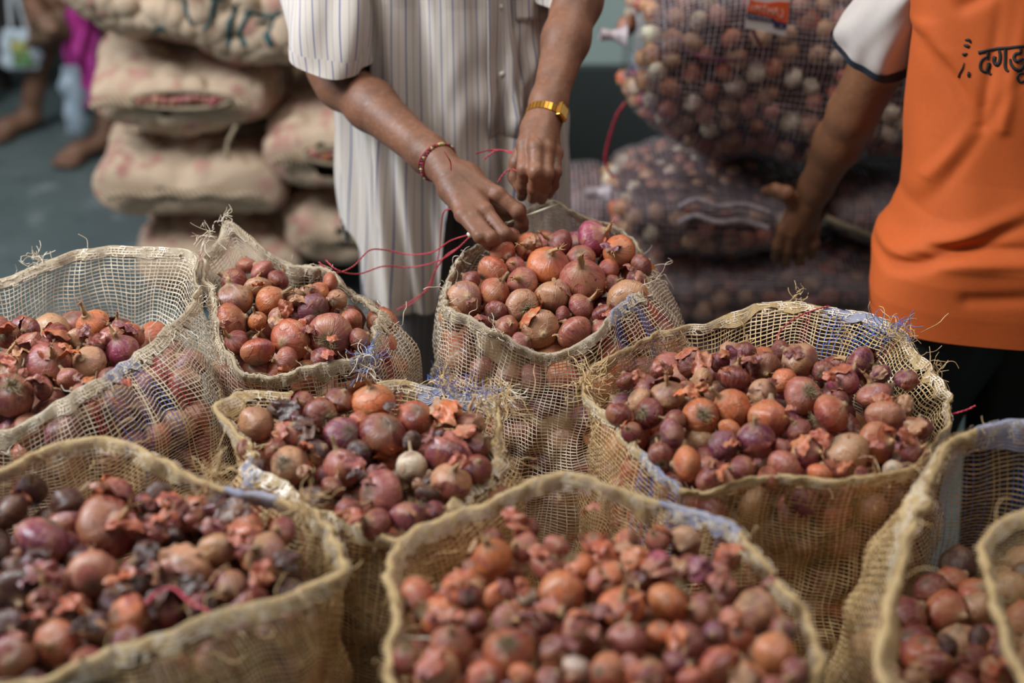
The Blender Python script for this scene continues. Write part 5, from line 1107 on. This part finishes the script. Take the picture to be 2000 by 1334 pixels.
def jute_sack(label, c, abc, rz, ry=0, seed=0, slit=None, ink=None, twine=None):
    root = tag(empty('jute_sack', (c[0], c[1], max(0, c[2]-abc[2]))), label, 'sack', 'stacked jute sacks')
    V, B, Sd, surf, R, cc = pillow(c, abc, rz, ry, seed=seed, nb=620, br=.031, bh=.022)
    mk('sack_cloth', V.reshape(-1, 3), gridF(V.shape[0], V.shape[1], True), M_JUTE, root, attrs={'bumph': B.ravel(), 'seed': Sd.ravel()})
    def at(th, t, off=0.): q, n = surf(np.atleast_1d(th), np.atleast_1d(t)); return (q+n*off) @ R.T+cc
    end = lambda y, z, x=0: (np.array([-abc[0]*1.0-x, y, z]) @ R.T+cc)   # on the end facing the camera
    g = random.Random(seed)
    # stitched mouth seam on the facing end with twine lacing
    w = abc[1]*.86; n = 26; fold = [end((k/n*2-1)*w, math.sin(k*.9)*.004+(slit or 0), -.006+.01*abs(k/n*2-1)**3) for k in range(n+1)]
    V1, F1 = tube(fold, .009, 8, 60); mk('mouth_seam', V1, F1, M_JUTE, root, attrs={'bumph': np.zeros(len(V1)), 'seed': np.zeros(len(V1))})
    parts = []
    for k in range(n): parts.append(tube([fold[k]+A3(0, -.006, -.016), fold[k]+A3(0, -.014, 0), fold[k+1]+A3(0, -.006, .018)], .0028, 5, 7))
    V1, F1 = merge(parts); s_ = mk('lacing', V1, F1, M_TWINE, root); s_['kind'] = 'stuff'
    if slit is not None:
        # gaping mouth with onions; a dark sheet stands in for the shade inside
        m = 30; t = np.linspace(-1, 1, m); y = t*w*.62; hgt = .020*(1-t*t)**.6
        up = np.array([end(yy-.03, slit+.016+hh, .008) for yy, hh in zip(y, hgt)]); lo = np.array([end(yy-.03, slit+.012-hh, .008) for yy, hh in zip(y, hgt)])
        mk('mouth_shade_sheet', np.concatenate([up, lo]), np.array([[i, i+1, m+i+1, m+i] for i in range(m-1)]), M_MOUTH, root, smooth=False)
        pts, rs, cs = [], [], []
        for k in range(11):
            tt = -1+2*(k+.5)/11; pts.append(end(tt*w*.56-.03, slit+.014+g.uniform(-.004, .004), .006)); rs.append(.016*g.uniform(.8, 1.15)); cs.append(colr(g.choice('KKOMK'), g))
        packed('peeping_onions', pts, rs, cs, low=LOW2, parent=root, seed=seed)
        for arr in (up, lo):
            V1, F1 = tube(arr+A3(0, -.004, 0), .006, 6, 50); mk('frayed_lip', V1, F1, M_TWINE, root)
    if ink:
        for pts in ink:
            q = catmull(np.array([tuple(P(x, y, y=1)) for x, y in pts]), 24); o = Vector((0, 0, CAMZ)); bv = BVHTree.FromPolygons([tuple(v) for v in V.reshape(-1, 3)], [tuple(f) for f in gridF(V.shape[0], V.shape[1], True)])
            L = []; 
            for p in q:
                d = (Vector(p)-o).normalized(); h = bv.ray_cast(o, d)
                if h[0] is not None: L.append(np.array(h[0]-d*.003))
            if len(L) > 3:
                L = np.array(L); sd = A3(.0075, 0, .004); V1 = np.concatenate([L-sd, L+sd]); k = len(L); mk('ink_mark', V1, np.array([[i, i+1, k+i+1, k+i] for i in range(k-1)]), M_INKG, root, smooth=False).modifiers.new('t', 'SOLIDIFY').thickness = .001
    if twine:
        V1, F1 = tube([np.array(P(*p[:2], y=p[2])) for p in twine], .006, 6, 30); mk('twine_end', V1, F1, M_TWINE, root)
    return root
HP = math.pi/2
jute_sack('long jute sack lying across the top of the left stack, painted with green strokes', (-.70, 3.50, .862), (.43, .19, .135), math.radians(2), math.radians(13), seed=51,
    ink=[[(312,50),(295,80),(268,85)],[(312,50),(322,60)],[(362,-5),(366,20),(375,45)],[(420,0),(410,40),(396,62)],[(412,-5),(440,0)],[(465,5),(450,35),(447,60),(448,90)],[(485,25),(470,60),(480,90)],[(480,22),(510,30),(550,26)],[(545,20),(530,50),(520,65),(530,90)],[(500,45),(520,45)]])
jute_sack('jute sack with a gaping stitched mouth showing pink onions, under the long top sack', (-.83, 3.74, .607), (.40, .225, .118), HP, seed=52, slit=.008, twine=[(462,245,3.30),(445,280,3.29),(444,312,3.28)])
jute_sack('jute sack low in the left stack with a curved seam, above the floor sack', (-.83, 3.77, .368), (.40, .230, .118), HP, seed=53)
jute_sack('jute sack with a laced mouth close behind the striped shirt', (-.44, 3.70, .480), (.38, .175, .118), HP, seed=54, slit=.0)
jute_sack('jute sack half hidden behind the striped shirt tail', (-.40, 3.76, .240), (.38, .180, .118), HP, seed=55)
jute_sack('bottom jute sack of the left stack, resting on the floor behind the net sacks', (-.78, 3.80, .13), (.40, .215, .118), HP, seed=56)

# net sacks of onions stacked behind the person in orange
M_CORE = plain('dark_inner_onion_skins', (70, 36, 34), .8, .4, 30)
M_LILAC = thread_material('lilac_grey_net', (158, 140, 146), (204, 186, 184), .5); M_BLUEN = thread_material('navy_blue_net', (48, 58, 104), (80, 92, 150), .5)
def closed_net(label, c, abc, rz=0, ry=0, seed=0, codes='CKTRCO', bluelow=True, dens=1.0, dark=1.):
    root = tag(empty('net_sack', (c[0], c[1], max(0, c[2]-abc[2]))), label, 'sack', 'stacked closed net sacks')
    a, b, h = abc; per = 2*math.pi*math.sqrt((b*b+h*h)/2); ni = int(per/.0105)//2*2; nj = int(2*a/.0105)
    V, B, Sd, surf, R, cc = pillow(c, abc, rz, ry, seed=seed, nb=260, br=.03, bh=.007, ni=ni, nj=nj, he=.26)
    st = np.zeros(ni, int); th = np.arange(ni)/ni*2*math.pi
    if bluelow: st[(th > math.radians(205)) & (th < math.radians(250))] = 1; st[(th > math.radians(290)) & (th < math.radians(335))] = 1
    V1, F1, mi = ribbons(V, np.ones(V.shape[:2], bool), .0008, .0010, st, seed=seed); n = mk('netting', V1, F1, [M_LILAC, M_BLUEN], root, False, mi=mi); n['kind'] = 'stuff'
    g = random.Random(seed); pts, rs, cs = [], [], []; m = int(per*2*a*1.1/.0019*dens)
    P0 = []
    for k in range(m*6):
        t = g.uniform(.015, .985); q, nr = surf(np.array([g.uniform(0, 6.283)]), np.array([t])); r = g.uniform(.019, .027)
        q = q[0]-nr[0]*(r+.001); w = q @ R.T+cc
        if (w[1] > c[1]+.05 and w[2] < c[2]): continue
        if any((w[0]-p[0])**2+(w[1]-p[1])**2+(w[2]-p[2])**2 < (.034)**2 for p in P0): continue
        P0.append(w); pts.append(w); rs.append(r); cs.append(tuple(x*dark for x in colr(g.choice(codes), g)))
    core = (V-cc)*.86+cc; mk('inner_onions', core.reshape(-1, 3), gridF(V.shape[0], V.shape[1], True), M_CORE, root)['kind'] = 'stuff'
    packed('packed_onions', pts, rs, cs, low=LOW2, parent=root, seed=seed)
    # gathered, tied end
    for sx in (-1,):
        e = (np.array([sx*a*.99, 0, 0]) @ R.T)+cc; o = (np.array([sx*(a+.05), 0, 0]) @ R.T)+cc
        V1, F1 = tube([e, (e+o)/2, o], [.025, .010, .014], 10, 12); mk('tied_neck', V1, F1, M_LILAC, root)
    return root
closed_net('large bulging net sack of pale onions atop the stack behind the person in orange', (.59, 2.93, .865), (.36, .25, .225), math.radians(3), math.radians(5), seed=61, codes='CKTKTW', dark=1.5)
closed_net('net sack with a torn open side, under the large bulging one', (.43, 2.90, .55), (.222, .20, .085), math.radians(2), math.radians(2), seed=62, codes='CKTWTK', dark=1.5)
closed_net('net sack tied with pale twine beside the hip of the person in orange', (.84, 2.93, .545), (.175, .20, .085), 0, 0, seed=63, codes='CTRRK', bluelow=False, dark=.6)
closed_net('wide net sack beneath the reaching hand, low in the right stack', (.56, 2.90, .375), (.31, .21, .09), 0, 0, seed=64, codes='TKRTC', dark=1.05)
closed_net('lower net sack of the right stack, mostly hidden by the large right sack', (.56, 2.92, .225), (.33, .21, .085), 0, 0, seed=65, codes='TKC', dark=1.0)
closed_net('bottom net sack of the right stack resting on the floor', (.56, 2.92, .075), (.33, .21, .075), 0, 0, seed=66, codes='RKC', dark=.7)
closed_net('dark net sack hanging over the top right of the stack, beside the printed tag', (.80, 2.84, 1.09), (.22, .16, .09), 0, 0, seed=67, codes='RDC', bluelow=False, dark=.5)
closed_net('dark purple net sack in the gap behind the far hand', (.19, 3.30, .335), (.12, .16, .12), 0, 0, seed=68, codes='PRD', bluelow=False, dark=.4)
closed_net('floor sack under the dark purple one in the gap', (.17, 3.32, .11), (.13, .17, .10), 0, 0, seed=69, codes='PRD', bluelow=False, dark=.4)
M_PURP = plain('purple_cord', (104, 40, 66), .7)
# torn lip with onions showing
lp = [pp(1325, 400, 2.71), pp(1360, 385, 2.70), pp(1400, 398, 2.69), pp(1450, 395, 2.70), pp(1500, 410, 2.70)]
for k, dy in enumerate((0, 34)):
    V, F = tube([p-A3(0, .015, dy/1000.) for p in lp], .007, 6, 40); o = mk('torn_edge', V, F, M_LILAC); tag(o, ['upper', 'lower'][k]+' frayed lip of the tear in the right stack sack', 'torn netting')
V, F = tube([pp(1612, 425, 2.72), pp(1660, 445, 2.71), pp(1710, 465, 2.73)], .008, 6, 20); tag(mk('twine', V, F, M_TWINE), 'pale twine tied round the sack beside the orange shirt', 'twine')
cord('red cord dangling in the dark gap left of the right stack', [(1222,200,2.74),(1205,225,2.74),(1190,270,2.75),(1182,310,2.75),(1192,340,2.75),(1205,345,2.75)], r=.0032, twist=False, group='red cords on sacks')
cord('purple cord sagging across the large bulging net sack', [(1335,95,2.70),(1370,112,2.68),(1420,118,2.68),(1470,112,2.68),(1500,115,2.69)], r=.003, twist=False, mat=M_PURP, group='red cords on sacks')
cord('purple cord hanging below the printed tag', [(1470,60,2.66),(1485,90,2.67),(1500,125,2.69)], r=.003, twist=False, mat=M_PURP, group='red cords on sacks')
o_, _t = make_onion(P(1240, 158, y=2.93), .026, 'O', 'n', random.Random(3)); tag(o_, 'orange onion poking out at the left edge of the right stack', 'onion')
# printed tag
tg = tag(empty('sack_tag', tuple(pp(1503, 30, 2.62))), 'printed orange, white and navy tag hanging on the right stack', 'tag')
def quad(name, pts, mat, d=2.62, th=.002):
    V = [tuple(P(x, y, y=d)) for x, y in pts]; V2 = [(x, y+th, z) for x, y, z in V]; n = len(V)
    return mk(name, V+V2, [tuple(range(n)), tuple(range(2*n-1, n-1, -1))]+[(i, n+i, n+(i+1) % n, (i+1) % n) for i in range(n)], mat, tg, smooth=False)
M_TW = plain('tag_white', (214, 208, 204), .5, .04); M_TO = plain('tag_orange', (226, 92, 44), .5, .05); M_TN = plain('tag_navy', (44, 46, 84), .5, .05); M_TL = plain('tag_lettering', (240, 190, 170), .5, .03)
quad('card', [(1468,-75),(1553,-70),(1533,69),(1456,54)], M_TW)
quad('orange_band', [(1466,-2),(1475,3),(1500,6),(1520,3),(1542,4),(1538,46),(1515,40),(1459,22)], M_TO, 2.618)
quad('navy_band', [(1459,24),(1512,36),(1516,42),(1538,47),(1536,57),(1512,54),(1510,44),(1458,36)], M_TN, 2.6175)
def letters(strokes, w, mat, d):
    for st in strokes:
        p = np.array([tuple(P(x, y, y=d)) for x, y in st]); V, F = tube(p, w, 5, max(6, len(st)*3)); mk('letter_stroke', V, F, mat, tg)
letters([[(1470,9),(1468,20)],[(1475,21),(1477,10),(1480,19),(1484,11),(1485,23)],[(1489,12),(1498,13)],[(1493,13),(1492,25)],[(1501,14),(1500,27)],[(1501,20),(1508,21)],[(1509,15),(1508,28)],[(1512,28),(1516,16),(1519,30)],[(1526,17),(1529,26),(1527,34),(1522,31)]], .0012, M_TL, 2.616)
letters([[(1464,28),(1464,33)],[(1468,29),(1470,34)],[(1474,30),(1474,35)],[(1480,31),(1484,36)],[(1490,33),(1490,38)],[(1495,34),(1498,39)],[(1503,35),(1503,40)],[(1526,49),(1526,53)]], .0008, M_TW, 2.616)
